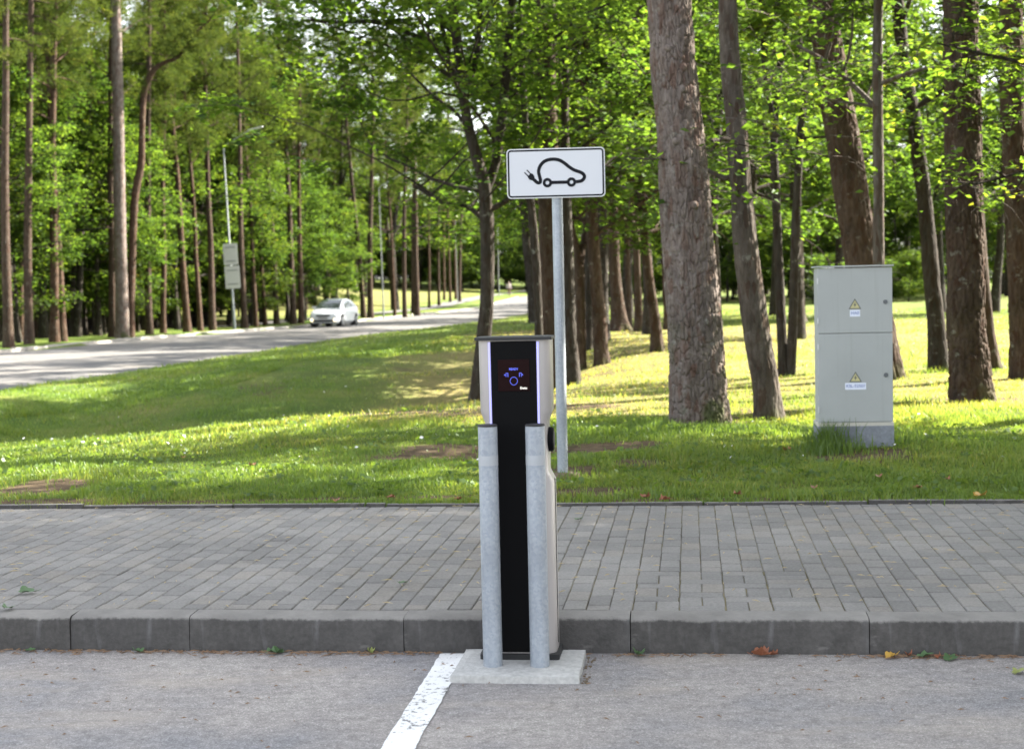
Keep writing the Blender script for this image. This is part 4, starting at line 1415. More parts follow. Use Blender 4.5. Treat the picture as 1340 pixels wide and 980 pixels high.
stem_tree('pine_tree', 'reddish brown pine standing past the broad hollow-marked pine, away from the cabinet', 20.3,
          [(1342, 493, 36), (1337, 450, 30), (1335, 400, 30), (1331, 330, 29), (1326, 240, 28), (1321, 150, 27), (1319, 80, 27), (1317, 0, 26), (1315, -80, 24)], 'brown_bark', seed=9, bark=BK, flare=.2)
stem_tree('spreading_maple', 'dark forked maple with a wide low crown spreading toward the road', 24,
          [(622, 492, 30), (632, 455, 22), (637, 400, 20), (638, 340, 20), (637, 290, 20), (633, 240, 18), (622, 200, 15), (612, 160, 14), (606, 120, 13), (598, 60, 12), (590, 0, 11)], 'grey_bark', 'maple', top=4.5, seed=10, bark=(36, 160, .05, .1, .005), flare=.35, crown_lo=2.6, limbs=32, Lmax=5.0, dens=40, size=.105, zlow=1.9,
          extra=[[(635, 252, 14), (648, 215, 13), (655, 170, 13), (661, 110, 13), (666, 50, 12), (670, 0, 11)], [(612, 160, 8), (590, 80, 7), (575, 20, 6), (568, -30, 5)], [(608, 128, 8), (624, 70, 8), (628, 0, 8)],
                 [(606, 112, 7), (575, 66, 6), (530, 42, 6), (490, 29, 6), (440, 29, 5), (400, 26, 4)], [(637, 290, 7), (610, 270, 6), (575, 262, 5), (540, 240, 4)]])
stem_tree('slim_tree', 'thin black-stemmed tree standing close before the brown pine by the sign post', 24,
          [(706, 475, 14), (704, 400, 12), (700, 320, 12), (692, 240, 11), (688, 170, 10), (685, 120, 9), (680, 40, 8)], 'grey_bark', 'maple', top=4, seed=11, bark=(24, 90, .05, .1, .004), crown_lo=3.2, limbs=5, Lmax=2.2)
stem_tree('pine_tree', 'brown pine seen behind the post of the electric car sign', 26,
          [(723, 476, 32), (721, 400, 30), (719, 320, 30), (717, 240, 30), (716, 160, 29), (715, 80, 27), (714, 0, 26)], 'brown_bark', seed=12, bark=(48, 160, .05, .12, .008), flare=.2)
stem_tree('lawn_tree', 'dark tree with flared foot right beside the sign post', 25,
          [(749, 480, 25), (747, 440, 18), (745, 380, 16), (743, 300, 15), (741, 230, 14), (740, 150, 12), (740, 60, 10)], 'grey_bark', 'maple', top=4, seed=13, bark=(30, 110, .05, .1, .005), crown_lo=2.8, limbs=8, Lmax=2.8, flare=.3)
stem_tree('forked_tree', 'pale brown tree forking low into two stems among the lawn trees', 29,
          [(759, 462, 17), (759, 400, 15), (758, 350, 15), (755, 325, 10), (750, 305, 9), (744, 270, 8), (738, 200, 7), (735, 120, 6)], 'brown_bark', 'maple', top=3, seed=14, bark=(24, 110, .05, .1, .004), crown_lo=2.15, limbs=18, Lmax=3.2, flare=.3, zlow=1.7,
          extra=[[(759, 345, 10), (766, 310, 10), (772, 280, 10), (778, 230, 8), (782, 160, 7), (785, 80, 6)]])
stem_tree('slim_tree', 'thin dark tree between the forked tree and its stout brown neighbour', 33,
          [(771, 446, 11), (770, 380, 10), (769, 300, 9), (768, 220, 8), (767, 120, 7)], 'grey_bark', 'maple', top=3, seed=15, bark=(18, 70, .05, .1, .004), crown_lo=2.8, limbs=10, Lmax=2.6)
stem_tree('lawn_tree', 'stout brown tree with a sunlit flank next to the forked tree', 29,
          [(787, 460, 22), (784, 410, 19), (779, 360, 18), (776, 310, 17), (772, 240, 16), (768, 160, 14), (765, 60, 12)], 'brown_bark', 'maple', top=4, seed=16, bark=(30, 110, .05, .1, .006), crown_lo=2.2, limbs=20, Lmax=3.5, flare=.25, zlow=1.7)
stem_tree('lawn_tree', 'very wide conical trunk standing far off on the sunny lawn', 45,
          [(812, 424, 27), (808, 395, 20), (805, 360, 17), (803, 300, 15), (800, 200, 13), (798, 100, 11)], 'brown_bark', 'maple', top=3, seed=17, bark=(24, 70, .08, .2, .01), crown_lo=3.2, limbs=16, Lmax=4)
stem_tree('slim_tree', 'short visible trunk beside the wide conical trunk on the lawn', 43,
          [(836, 429, 12), (835, 390, 11), (833, 340, 10), (831, 250, 9), (829, 150, 8)], 'brown_bark', 'maple', top=3, seed=18, bark=(18, 60, .08, .2, .008), crown_lo=2.3, limbs=14, Lmax=3.6, zlow=1.7)
for px, D, w in ((823, 48, 9), (847, 50, 9), (976, 52, 9)):
    b0 = 374 - (px - 670) * .022 + 1.38 * FPX / D
    stem_tree('slim_tree', 'thin far trunk half hidden behind other lawn trees', D, [(px, b0, w), (px - 1, b0 - 40, w - 1), (px - 2, b0 - 90, w - 1), (px - 3, b0 - 200, w - 2)], 'brown_bark', 'maple', top=3, seed=40 + px, bark=(14, 50, .08, .2, .006), crown_lo=3.0, limbs=10, Lmax=3.2)['group'] = 'far thin lawn trunks'
stem_tree('lawn_tree', 'brown tree leaning over the sunny lawn toward the sign post', 30,
          [(861, 459, 20), (857, 420, 16), (851, 380, 14), (846, 340, 13), (840, 270, 12), (834, 200, 11), (828, 100, 10)], 'brown_bark', 'maple', top=3.5, seed=19, bark=(30, 100, .05, .12, .006), crown_lo=2.2, limbs=20, Lmax=3.6, flare=.25, zlow=1.7)
stem_tree('lawn_tree', 'straight trunk peeking out beside the thick mossy pine', 45,
          [(876, 424, 15), (873, 380, 13), (870, 320, 12), (868, 250, 11), (866, 150, 10)], 'brown_bark', 'maple', top=3, seed=20, bark=(18, 60, .08, .2, .008), crown_lo=3.0, limbs=12, Lmax=3.4)
stem_tree('lawn_tree', 'pale slender trunk in the sun before the white van', 50,
          [(1048, 413, 13), (1048, 380, 11), (1047, 330, 10), (1045, 260, 9), (1043, 150, 8)], 'pine_bark', 'maple', top=3, seed=21, bark=(18, 60, .08, .2, .008), crown_lo=3.4, limbs=12, Lmax=3.2)

# leafy maples that fill the space between and behind the lawn trees
G1 = 'leafy maples behind the lawn trees'
for px, D, q, s in ((786, 37, 0, 1.0), (850, 41, 1, .95), (935, 31, 2, 1.05), (985, 39, 0, 1.0), (1045, 35, 2, 1.1), (1092, 53, 1, 1.0), (1128, 56, 0, 1.2), (1230, 58, 0, 1.25), (1335, 56, 1, 1.2),
                    (905, 53, 1, 1.1), (1015, 60, 0, 1.2), (1300, 58, 1, 1.0), (745, 46, 1, 1.0), (700, 58, 1, 1.1), (820, 60, 1, 1.2), (735, 72, 1, 1.2), (715, 90, 1, 1.2), (790, 78, 1, 1.3), (760, 100, 1, 1.4)):
    p = at(px, 400, D)
    put('maple', q, p.x, D, s, 'bright leafy maple behind the stems of the lawn trees', G1)
# trees standing beside the view, whose crowns shade the parking lot and the lawn
G2 = 'park trees shading the parking lot'
def st(t, s):
    return (math.sin(SUN_AZ) * t - math.cos(SUN_AZ) * s, math.cos(SUN_AZ) * t + math.sin(SUN_AZ) * s)
for t_, s_, q, k in ((14, 7.0, 4, 1.2), (13, .6, 4, 1.2), (14, -4.5, 4, 1.2), (19, 6.7, 4, 1.35), (19, -1.5, 4, 1.4), (20, -6.5, 4, 1.4), (25, 2.5, 4, 1.6), (16, 3.2, 4, 1.25), (17, -2.5, 4, 1.25), (22, 5.2, 4, 1.4), (11, 5.8, 4, 1.0), (15, -10, 4, 1.3), (10.5, -3, 0, 1.1), (10.5, 2.6, 0, 1.0)):
    x, y = st(t_, s_)
    put('maple', q, x, y, k, 'tall park maple beside the parking lot', G2)
t = Tree(61); g_ = t.g
x0, y0 = 7.4, 15.6
P = wiggle((0, 0, -.15), (0, 0, 1), 11, 10, .04, .03, g_); Ps = catmull(P, 3); rs = np.linspace(.2, .05, len(Ps))
t.wood(Ps, rs, 12)
for z, dx, dy, L, up in ((2.9, -1, .06, 3.1, .012), (3.7, -1, .16, 3.4, .0), (4.4, -1, -.12, 3.3, .02), (5.2, -1, .3, 3.6, .03), (2.6, -.9, .35, 2.6, .0), (6.5, -.6, .9, 2.6, .1), (7.5, .8, .3, 2.4, .1), (8.5, .1, -.8, 2.2, .2), (9.5, -.3, .3, 2, .3)):
    i_ = min(np.searchsorted(Ps[:, 2], z), len(Ps) - 1)
    t.limb(Ps[i_], (dx, dy, .08), L, .05, 9, 30, up, .36, .25)
rt = finish_maple(t, 'reaching_maple', M['grey_bark'], .085, 2.0)
rt.location = (x0, y0, gz(x0, y0))
tag(rt, 'maple whose leafy branches reach across the broad brown pine', 'tree')
for x, y, k, lab in ((8.5, 66, 1.6, 'tall dense maple far behind the stout brown tree'), (11, 99, 1.7, 'tall dense maple where the lawn meets the road bend')):
    put('maple', 4, x, y, k, lab)
# the wood across the road
G4, G5 = 'pines in the wood across the road', 'maples in the wood across the road'
L4, L5 = 'tall bare-stemmed pine in the wood across the road', 'leafy maple growing under the pines across the road'
for px, D, q, s in ((10, 54, 0, .75), (37, 58, 2, .65), (27, 63, 3, .9), (70, 60, 1, .95), (81, 61, 1, .85), (147, 67, 0, .75), (195, 71, 2, .65), (213, 73, 3, .9), (245, 75, 1, .95), (262, 77, 3, .85), (278, 78, 0, .75), (320, 82, 0, .75), (335, 85, 3, .8),
                    (347, 88, 3, .8), (362, 90, 0, .7), (384, 91, 0, .8), (394, 92, 1, .85), (476, 105, 2, .7), (485, 104, 0, .9), (517, 111, 3, .8), (530, 109, 2, .65), (546, 114, 0, .95), (541, 118, 0, .7), (562, 138, 3, .8), (575, 144, 0, .6), (590, 152, 1, .7), (602, 152, 2, .65), (582, 160, 1, .7), (597, 165, 1, .7)):
    p = at(px, 420, D)
    put('pine', q, p.x, D, s, ('orange-barked' if q in (1, 3) else 'brown-barked') + ' bare pine stem at the roadside edge of the wood', ('orange' if q in (1, 3) else 'brown') + ' pines along the edge of the wood', sz=max(s, .9), lean=(random.gauss(0, .012), random.gauss(0, .012)))
for px, D, q, k in ((22, 62, 1, .95), (58, 66, 0, 1.1), (100, 68, 1, .9), (128, 70, 0, .9), (398, 98, 0, .75), (430, 101, 0, .7), (458, 104, 2, .8), (232, 80, 0, .9), (-10, 59, 0, .9), (75, 70, 2, 1.2), (150, 76, 0, 1.0), (190, 78, 2, 1.2), (262, 83, 2, 1.1), (300, 88, 0, .95), (345, 94, 0, .85), (375, 97, 2, 1.0)):
    p = at(px, 420, D)
    put('maple', q, p.x, D, k, 'sunlit yellow-green maple filling a gap at the edge of the wood', 'sunlit maples at the edge of the wood')
stem_tree('pine_tree', 'straight grey pine with thick trunk at the roadside edge of the wood', 65.5,
          [(160, 440, 17), (160, 400, 16), (158, 300, 15.5), (157, 200, 14.5), (156, 100, 13), (154, 0, 11)], 'pine_bark', seed=22, bark=(24, 120, .1, .3, .012), flare=.2, crown_lo=12)
stem_tree('pine_tree', 'orange-barked pine with a crooked top growing against the grey pine', 66.5,
          [(171, 440, 11), (171, 400, 10), (173, 330, 9.5), (176, 260, 9.5), (184, 215, 9), (185, 170, 8), (188, 120, 8), (200, 92, 7), (214, 82, 5)], 'red_bark', seed=23, bark=(18, 110, .1, .3, .008), flare=.2, top=3, crown_lo=11.5)
cnt = 0
g4 = np.random.default_rng(77)
while cnt < 75:
    px = g4.uniform(-120, 520); D = g4.uniform(58, 140)
    p = at(px, 430, D)
    if p.x > XF(D) - 5.5 - (6 if D > 95 else 0):
        continue
    q = int(g4.integers(0, 4))
    put('pine', q, p.x, D, g4.uniform(.55, .85), ('orange-barked' if q in (1, 3) else 'brown-barked') + ' pine standing deep inside the wood across the road', ('orange' if q in (1, 3) else 'brown') + ' pines deep in the wood', sz=g4.uniform(.85, 1.1), lean=(g4.normal(0, .035), g4.normal(0, .035)))
    cnt += 1
cnt = 0
while cnt < 60:
    px = g4.uniform(-80, 500); D = g4.uniform(56, 125) if cnt % 2 else g4.uniform(56, 92)
    p = at(px, 430, D)
    f = XF(D) - p.x
    if f < (6.0 if D < 84 else 3.0) or (D > 95 and f < 10):
        continue
    put('maple', int(g4.integers(0, 3)), p.x, D, g4.uniform(.8, 1.3), L5, G5)
    cnt += 1
# far rows that close the view
G6, L6 = 'far trees closing the view beyond the lawn', 'far leafy tree in the row closing off the lawn'
for q in range(20):
    px = 880 + q * 28 + g4.uniform(-14, 14); D = g4.uniform(95, 150)
    p = at(px, 390, D)
    put('maple', int(g4.integers(0, 2)), p.x, D, g4.uniform(1.1, 1.7), L6, G6)
G7, L7 = 'far trees closing the view along the road', 'far tree in the row beyond the bend of the road'
for q in range(18):
    px = 440 + q * 25 + g4.uniform(-10, 10); D = g4.uniform(205, 270)
    p = at(px, 380, D)
    put('maple' if q % 3 else 'pine', int(g4.integers(0, 2)), p.x, D, g4.uniform(1.3, 1.9), L7, G7)
# young trees with low crowns that close the wood near the ground
GU, LU = 'young maples inside the wood', 'young low-crowned maple deep among the pine stems'
cnt = 0
while cnt < 36:
    px = g4.uniform(-80, 560); D = g4.uniform(75, 165)
    p = at(px, 430, D); f = XF(D) - p.x
    if f < 11 or (D > 118 and f < 26):
        continue
    put('maple', 3, p.x, D, g4.uniform(.8, 1.35), LU, GU); cnt += 1
for q in range(24):
    px = 870 + q * 22 + g4.uniform(-10, 10); D = g4.uniform(98, 135)
    p = at(px, 390, D)
    put('maple', 3, p.x, D, g4.uniform(.9, 1.6), 'young low-crowned maple at the far edge of the lawn', 'young maples at the far edge of the lawn')
for q in range(20):
    px = 370 + q * 26 + g4.uniform(-10, 10); D = g4.uniform(195, 225)
    p = at(px, 390, D)
    put('maple', 3, p.x, D, g4.uniform(1.2, 2.0), 'young low-crowned maple at the bend of the road', 'young maples at the bend of the road')
for q in range(40):
    D = g4.uniform(125, 200); f = g4.uniform(20, 44); x = XF(D) - f
    o = put('maple', 5, x, D, g4.uniform(1.0, 1.8), 'rounded shrub on the crest of the slope beyond the footpath', 'shrubs on the crest of the slope'); o.name = 'shrub'; o['category'] = 'shrub'
for q in range(58):
    D = g4.uniform(56, 104); f = g4.uniform(2.8, 9); x = XF(D) - f
    pxx = 670 + FPX * x / D
    if D < 84 and 262 < pxx < 372:
        continue
    put('maple', 3 if q % 3 else 2, x, D, g4.uniform(.75, 1.15), 'young bright maple leaning out at the roadside edge of the wood', 'young maples along the edge of the wood')
for q in range(40):
    D = g4.uniform(80, 150); f = g4.uniform(12, 60); x = XF(D) - f
    o = put('maple', 5, x, D, g4.uniform(.8, 1.5), 'dark shrub on the shaded floor of the wood', 'shrubs inside the wood'); o.name = 'shrub'; o['category'] = 'shrub'
G8, L8 = 'far trees behind the wood', 'tall tree deep in the wood across the road'
for q in range(30):
    px = -80 + q * 21 + g4.uniform(-14, 14); D = g4.uniform(130, 190)
    p = at(px, 400, D)
    put('maple', int(g4.integers(0, 2)), p.x, D, g4.uniform(1.3, 1.8), L8, G8)
for q in range(44):
    px = 560 + q * 18.5 + g4.uniform(-9, 9); D = g4.uniform(104, 140)
    p = at(px, 390, D)
    if p.x < XN(D) + 4 or (px > 1120 and q % 3):
        continue
    o = put('maple', 5, p.x, D, g4.uniform(1.3, 2.1), 'big bushy shrub in the hedge-like belt beyond the lawn', 'bushy belt beyond the lawn'); o.name = 'shrub'; o['category'] = 'shrub'
for q in range(26):
    px = 400 + q * 13 + g4.uniform(-6, 6); D = g4.uniform(188, 235)
    p = at(px, 390, D)
    o = put('maple', 5, p.x, D, g4.uniform(1.8, 3.0), 'big shrub in the belt beyond the bend of the road', 'bushy belt beyond the road bend'); o.name = 'shrub'; o['category'] = 'shrub'
G9, L9 = 'dark shrubs at the far end of the lawn', 'dark rounded shrub at the far edge of the sunny lawn'
for q in range(8):
    px = 1060 + q * 22 + g4.uniform(-9, 9); D = g4.uniform(84, 92)
    p = at(px, 390, D)
    o = put('maple', 5, p.x, D, g4.uniform(.7, 1.0), L9, G9, sz=g4.uniform(.55, .75)); o.name = 'shrub'; o['category'] = 'shrub'

# ------------------------------------------------------------------ car
M['white_paint'] = plain('white_car_paint', (.66, .68, .71), .25, var=.02, coat=.5)
M['glass'] = plain('dark_window_glass', (.03, .04, .04), .05, spec=.7, var=.2)
M['tyre'] = plain('tyre_rubber', (.02, .02, .02), .85)
M['rim'] = plain('wheel_rim', (.35, .36, .38), .35, .7)
M['lamp_on'] = plain('lit_lamp', (.9, .8, .6), .3, emit=(1.0, .82, .5), emit_s=.4)
M['lamp_glass'] = plain('lamp_glass', (.5, .55, .6), .15, var=.1)
M['numberplate'] = plain('number_plate', (.3, .3, .3), .5)

def loft(secs, cap=True):
    n = len(secs[0]); m_ = MB()
    V = [p for s_ in secs for p in s_]
    F = [(q * n + i_, q * n + (i_ + 1) % n, (q + 1) * n + (i_ + 1) % n, (q + 1) * n + i_) for q in range(len(secs) - 1) for i_ in range(n)]
    if cap:
        F += [tuple(range(n))[::-1], tuple(range(len(V) - n, len(V)))]
    return m_.add(V, F)

def hatchback(name):
    root = empty(name)
    # lower body along y (front at -y): y, z low, z belt, half width
    st_ = [(-2.16, .34, .62, .62), (-2.1, .24, .70, .76), (-1.9, .20, .79, .84), (-1.5, .19, .88, .87), (-.95, .18, .97, .885), (-.3, .18, 1.0, .89), (.6, .18, 1.03, .89), (1.4, .19, 1.06, .88), (1.85, .22, 1.07, .85), (2.1, .28, 1.02, .78), (2.17, .36, .9, .7)]
    secs = []
    for y, zl, zb, w in st_:
        zm = (zl + zb) / 2
        secs.append([(x, y, z) for x, z in ((-w * .86, zl), (-w, zl + .12), (-w * 1.01, zm), (-w * .985, zb - .1), (-w * .9, zb), (-w * .45, zb + .035), (w * .45, zb + .035), (w * .9, zb), (w * .985, zb - .1), (w * 1.01, zm), (w, zl + .12), (w * .86, zl))])
    body = loft(secs).build('body', M['white_paint'], root, True)
    # cabin
    cs = [(-1.38, .93, .95, .80, .76), (-.8, .95, 1.25, .82, .68), (-.25, .97, 1.44, .82, .62), (.4, .97, 1.49, .82, .60), (1.0, .97, 1.47, .82, .6), (1.6, .97, 1.37, .8, .58), (2.0, .97, 1.2, .76, .56), (2.1, .97, 1.04, .74, .6)]
    secs = []
    for y, zl, zt, w0, w1 in cs:
        secs.append([(x, y, z) for x, z in ((-w0, zl), (-(w0 + w1) / 2 - .02, (zl + zt) / 2 + .02), (-w1 - .015, max(zl + .01, zt - .05)), (-w1 * .8, zt), (0, zt + .012), (w1 * .8, zt), (w1 + .015, max(zl + .01, zt - .05)), ((w0 + w1) / 2 + .02, (zl + zt) / 2 + .02), (w0, zl))])
    loft(secs).build('cabin', M['white_paint'], root, True)
    # windscreen, a curved pane just proud of the cabin front
    def cab(y):
        ys = [c[0] for c in cs]
        return [np.interp(y, ys, [c[k] for c in cs]) for k in range(1, 5)]
    V, F = [], []
    ysamp = np.linspace(-1.3, -.3, 6)
    for y in ysamp:
        zl, zt, w0, w1 = cab(y)
        for f in np.linspace(-1, 1, 7):
            V.append((f * (w1 - .03) , y - .02, zt + .022 - .02 * f * f))
    for r_ in range(5):
        for c_ in range(6):
            k = r_ * 7 + c_
            F.append((k, k + 1, k + 8, k + 7))
    MB().add(V, F).build('windscreen', M['glass'], root, True)
    for s in (-1, 1):
        for (ya, yb) in ((-.72, .18), (.26, 1.05), (1.12, 1.66)):
            V, F = [], []
            for y in np.linspace(ya, yb, 5):
                zl, zt, w0, w1 = cab(y)
                za, zb_ = zl + .07, zt - .09
                V += [(s * (w0 + .012), y, za), (s * ((w0 + w1) / 2 + .036), y, (za + zb_) / 2 + .02), (s * (w1 + .045), y, max(za + .02, zb_))]
            F = [(3 * q + j, 3 * q + j + 1, 3 * q + j + 4, 3 * q + j + 3) for q in range(4) for j in (0, 1)]
            MB().add(V, F).build('side_window', M['glass'], root)
        MB().add([(s * .50, -2.125, .66), (s * .77, -1.98, .69), (s * .83, -1.70, .84), (s * .74, -1.74, .86), (s * .52, -2.06, .76)], [(0, 1, 2, 3, 4)]).build('headlight', M['lamp_glass'], root)
        MB().tube([(s * .66, -2.02, .40), (s * .66, -2.16, .40)], [.085, .085], 14).build('fog_lamp', M['lamp_on'], root)
        m_ = MB().box(s * .99 - .09, s * .99 + .09, -.72, -.6, .98, 1.11, .03); m_.build('mirror', M['white_paint'], root)
        MB().add([(s * .72, 2.13, .85), (s * .80, 2.08, .85), (s * .78, 2.06, 1.05), (s * .66, 2.125, 1.05)], [(0, 1, 2, 3)]).build('tail_light', plain('tail_red', (.5, .02, .02), .3), root)
        for y in (-1.36, 1.34):
            m_ = MB().tube([(s * .70, y, .315), (s * .72, y, .315), (s * .89, y, .315), (s * .905, y, .315)], [.27, .315, .315, .27], 26)
            wh = m_.build('wheel', M['tyre'], root, True)
            MB().tube([(s * .90, y, .315), (s * .912, y, .315), (s * .915, y, .315)], [.215, .2, .05], 20).build('rim', M['rim'], wh, True)
            MB().tube([(s * .60, y, .34), (s * .893, y, .34)], [.36, .36], 24).build('wheel_arch', M['black_matt'], root)
    MB().box(-.40, .40, -2.19, -2.12, .585, .665, .02).build('grille', M['black'], root)
    MB().box(-.58, .58, -2.17, -2.05, .30, .40, .02).build('intake', M['black'], root)
    MB().box(-.26, .26, -2.205, -2.175, .455, .555, .005).build('number_plate', M['numberplate'], root)
    return root
car = hatchback('hatchback_car')
CD = 86.5
cpos = at(438, 424, CD)
xx = float(XF(CD)) + 2.3
car.location = (cpos.x, CD, float(ZR(CD)) + .03)
car.rotation_euler = (0, 0, R(-11)); car.scale = (1, .96, 1.05)
tag(car, 'white hatchback with lit fog lamps driving down the road', 'car')

# ------------------------------------------------------------------ street lamps
M['lamp_grey'] = plain('grey_lamp_post', (.25, .27, .28), .5, .2, var=.1)
M['lamp_dull'] = plain('dull_lamp_post', (.16, .17, .175), .7)
def street_lamp(px, py, D, H, lean, label, signs=False, arm=True, k=1.0, mat='lamp_grey'):
    p = at(px, py, D)
    x = p.x
    root = empty('street_lamp', (x, D, gz(x, D) - .03))
    root.rotation_euler = (0, lean, 0)
    MB().tube([(0, 0, -.2), (0, 0, 1.2), (0, 0, 1.25), (0, 0, H)], [.085 * k, .08 * k, .065 * k, .042 * k], 16).build('pole', M[mat], root, True)
    if arm:
        P = [(0, 0, H - .1), (.12, 0, H + .12), (.6, -.05, H + .38), (1.4, -.1, H + .78)]
        MB().tube(catmull(P, 5), .03, 10).build('arm', M['lamp_grey'], root, True)
        V0 = [(1.3, -.24, H + .74), (1.3, .04, H + .74), (1.4, .06, H + .84), (1.4, -.26, H + .84)]
        V1 = [(2.15, -.2, H + .93), (2.15, .0, H + .93), (2.12, .01, H + 1.0), (2.12, -.21, H + 1.0)]
        hd = MB().add(V0 + V1, [(0, 1, 2, 3), (7, 6, 5, 4), (0, 4, 5, 1), (1, 5, 6, 2), (2, 6, 7, 3), (3, 7, 4, 0)]).build('lamp_head', M['alu'], root)
    if signs:
        for k, (z, w, h) in enumerate(((3.95, .74, 1.12), (2.75, .78, 1.18))):
            so = MB().prism(rrect(w, h, .06), -.005, .005).build('sign_back', M['alu'], root, loc=(.04 + .03 * k, -.06, z))
            for dz in (-.36, .36):
                MB().box(-w * .35, w * .35, -.026, -.006, dz - .03, dz + .03, .004).build('rail', M['lamp_grey'], so)
    return tag(root, label, 'street lamp')
street_lamp(307, 430, 80.2, 9.5, R(-1.7), 'tall grey street lamp carrying two square sign backs', True)
street_lamp(502, 412, 103, 9.0, R(-.6), 'grey street lamp among the pines beside the road', k=.7, mat='lamp_dull')
street_lamp(599, 394, 150, 9.0, R(-.4), 'grey street lamp beside the footpath near the sunny slope', k=.6, mat='lamp_dull')
street_lamp(653, 382, 175, 9.0, 0, 'thin grey street lamp next to the walking person', k=.7, mat='lamp_dull')

# ------------------------------------------------------------------ walking person on the footpath
def person():
    J = {'pelvis': (0, 0, .93, .15, .11), 'waist': (0, 0, 1.08, .135, .1), 'chest': (0, -.01, 1.3, .165, .11), 'neck': (0, 0, 1.47, .055, .055), 'head': (0, -.02, 1.58, .085, .095), 'crown': (0, -.01, 1.67, .06, .07),
         'hl': (.09, 0, .88, .09, .09), 'kl': (.1, -.16, .5, .06, .06), 'al': (.1, -.2, .1, .042, .042), 'tl': (.1, -.36, .04, .035, .03),
         'hr': (-.09, 0, .88, .09, .09), 'kr': (-.1, .02, .5, .06, .06), 'ar': (-.1, .24, .14, .042, .042), 'tr': (-.1, .12, .05, .035, .03),
         'sl': (.2, 0, 1.4, .06, .06), 'el': (.26, .1, 1.14, .042, .042), 'wl': (.27, -.03, .9, .03, .03), 'gl': (.27, -.08, .82, .03, .02),
         'sr': (-.2, 0, 1.4, .06, .06), 'er': (-.26, -.08, 1.14, .042, .042), 'wr': (-.26, -.24, .95, .03, .03), 'gr': (-.26, -.3, .89, .03, .02)}
    E = [('pelvis', 'waist'), ('waist', 'chest'), ('chest', 'neck'), ('neck', 'head'), ('head', 'crown'), ('pelvis', 'hl'), ('hl', 'kl'), ('kl', 'al'), ('al', 'tl'), ('pelvis', 'hr'), ('hr', 'kr'), ('kr', 'ar'), ('ar', 'tr'), ('chest', 'sl'), ('sl', 'el'), ('el', 'wl'), ('wl', 'gl'), ('chest', 'sr'), ('sr', 'er'), ('er', 'wr'), ('wr', 'gr')]
    names = list(J)
    me = bpy.data.meshes.new('body')
    me.from_pydata([J[n_][:3] for n_ in names], [(names.index(a), names.index(b)) for a, b in E], [])
    t = NT('clothing_and_skin')
    sep = t.n('ShaderNodeSeparateXYZ'); t.l(t.coord(), sep.inputs[0])
    c = t.ramp(t.math('MULTIPLY', sep.outputs[2], .5), [(0, (.03, .03, .03)), (.04, (.12, .05, .05)), (.47, (.13, .06, .06)), (.475, (.5, .42, .43)), (.735, (.52, .45, .46)), (.74, (.5, .33, .26)), (.80, (.5, .33, .26)), (.81, (.4, .36, .33))])
    t.t.nodes[c.node.name].color_ramp.interpolation = 'CONSTANT'
    m_ = t.pbr(c, .8)
    o = link('person', me, None, m_)
    md = o.modifiers.new('skin', 'SKIN')
    for v, n_ in zip(me.skin_vertices[0].data, names):
        v.radius = J[n_][3:5]
        v.use_root = n_ == 'pelvis'
    md.use_smooth_shade = True
    sb = o.modifiers.new('sub', 'SUBSURF'); sb.levels = 2; sb.render_levels = 2
    return o
pe = person()
PD = 172
pp = at(666, 378, PD)
pe.location = (pp.x, PD, gz(pp.x, PD) + .0)
tag(pe, 'person in pale top and dark red trousers walking along the footpath', 'person')

# ------------------------------------------------------------------ white van behind the lawn trees
van = empty('delivery_van')
secs = []
for y, zt, w in ((-2.6, 1.1, .86), (-2.45, 1.25, .93), (-1.7, 1.45, .97), (-1.1, 2.2, .98), (-.8, 2.35, .98), (2.5, 2.38, .98), (2.62, 2.3, .96)):
    secs.append([(x, y, z) for x, z in ((-w * .95, .32), (-w, .5), (-w * 1.0, 1.1), (-w * .93, zt - .12), (-w * .82, zt), (w * .82, zt), (w * .93, zt - .12), (w, 1.1), (w, .5), (w * .95, .32))])
loft(secs).build('body', M['white_paint'], van, True)
for s in (-1, 1):
    MB().box(s * 1.0 - .012, s * 1.0 + .012, -2.3, 2.5, .36, .56, .01).build('sill_strip', M['black_matt'], van)
    MB().add([(s * .985, -1.35, 1.3), (s * .99, -.55, 1.3), (s * .965, -.6, 1.95), (s * .965, -1.1, 1.95)], [(0, 1, 2, 3)]).build('side_window', M['glass'], van)
    for y in (-1.75, 1.6):
        wh = MB().tube([(s * .78, y, .34), (s * .80, y, .34), (s * .99, y, .34), (s * 1.0, y, .34)], [.3, .34, .34, .3], 22).build('wheel', M['tyre'], van, True)
        MB().tube([(s * .99, y, .34), (s * 1.012, y, .34)], [.22, .2], 18).build('rim', M['rim'], van if False else wh, True)
MB().add([(-.8, -1.72, 1.46), (.8, -1.72, 1.46), (.74, -1.16, 2.16), (-.74, -1.16, 2.16)], [(0, 1, 2, 3)]).build('windscreen', M['glass'], van)
vp = at(1112, 398, 86)
van.location = (vp.x, 86, gz(vp.x, 86)); van.rotation_euler = (0, 0, R(88)); van.scale = (.86, .86, .86)
tag(van, 'white van parked beyond the lawn, half hidden by the electrical cabinet', 'van')

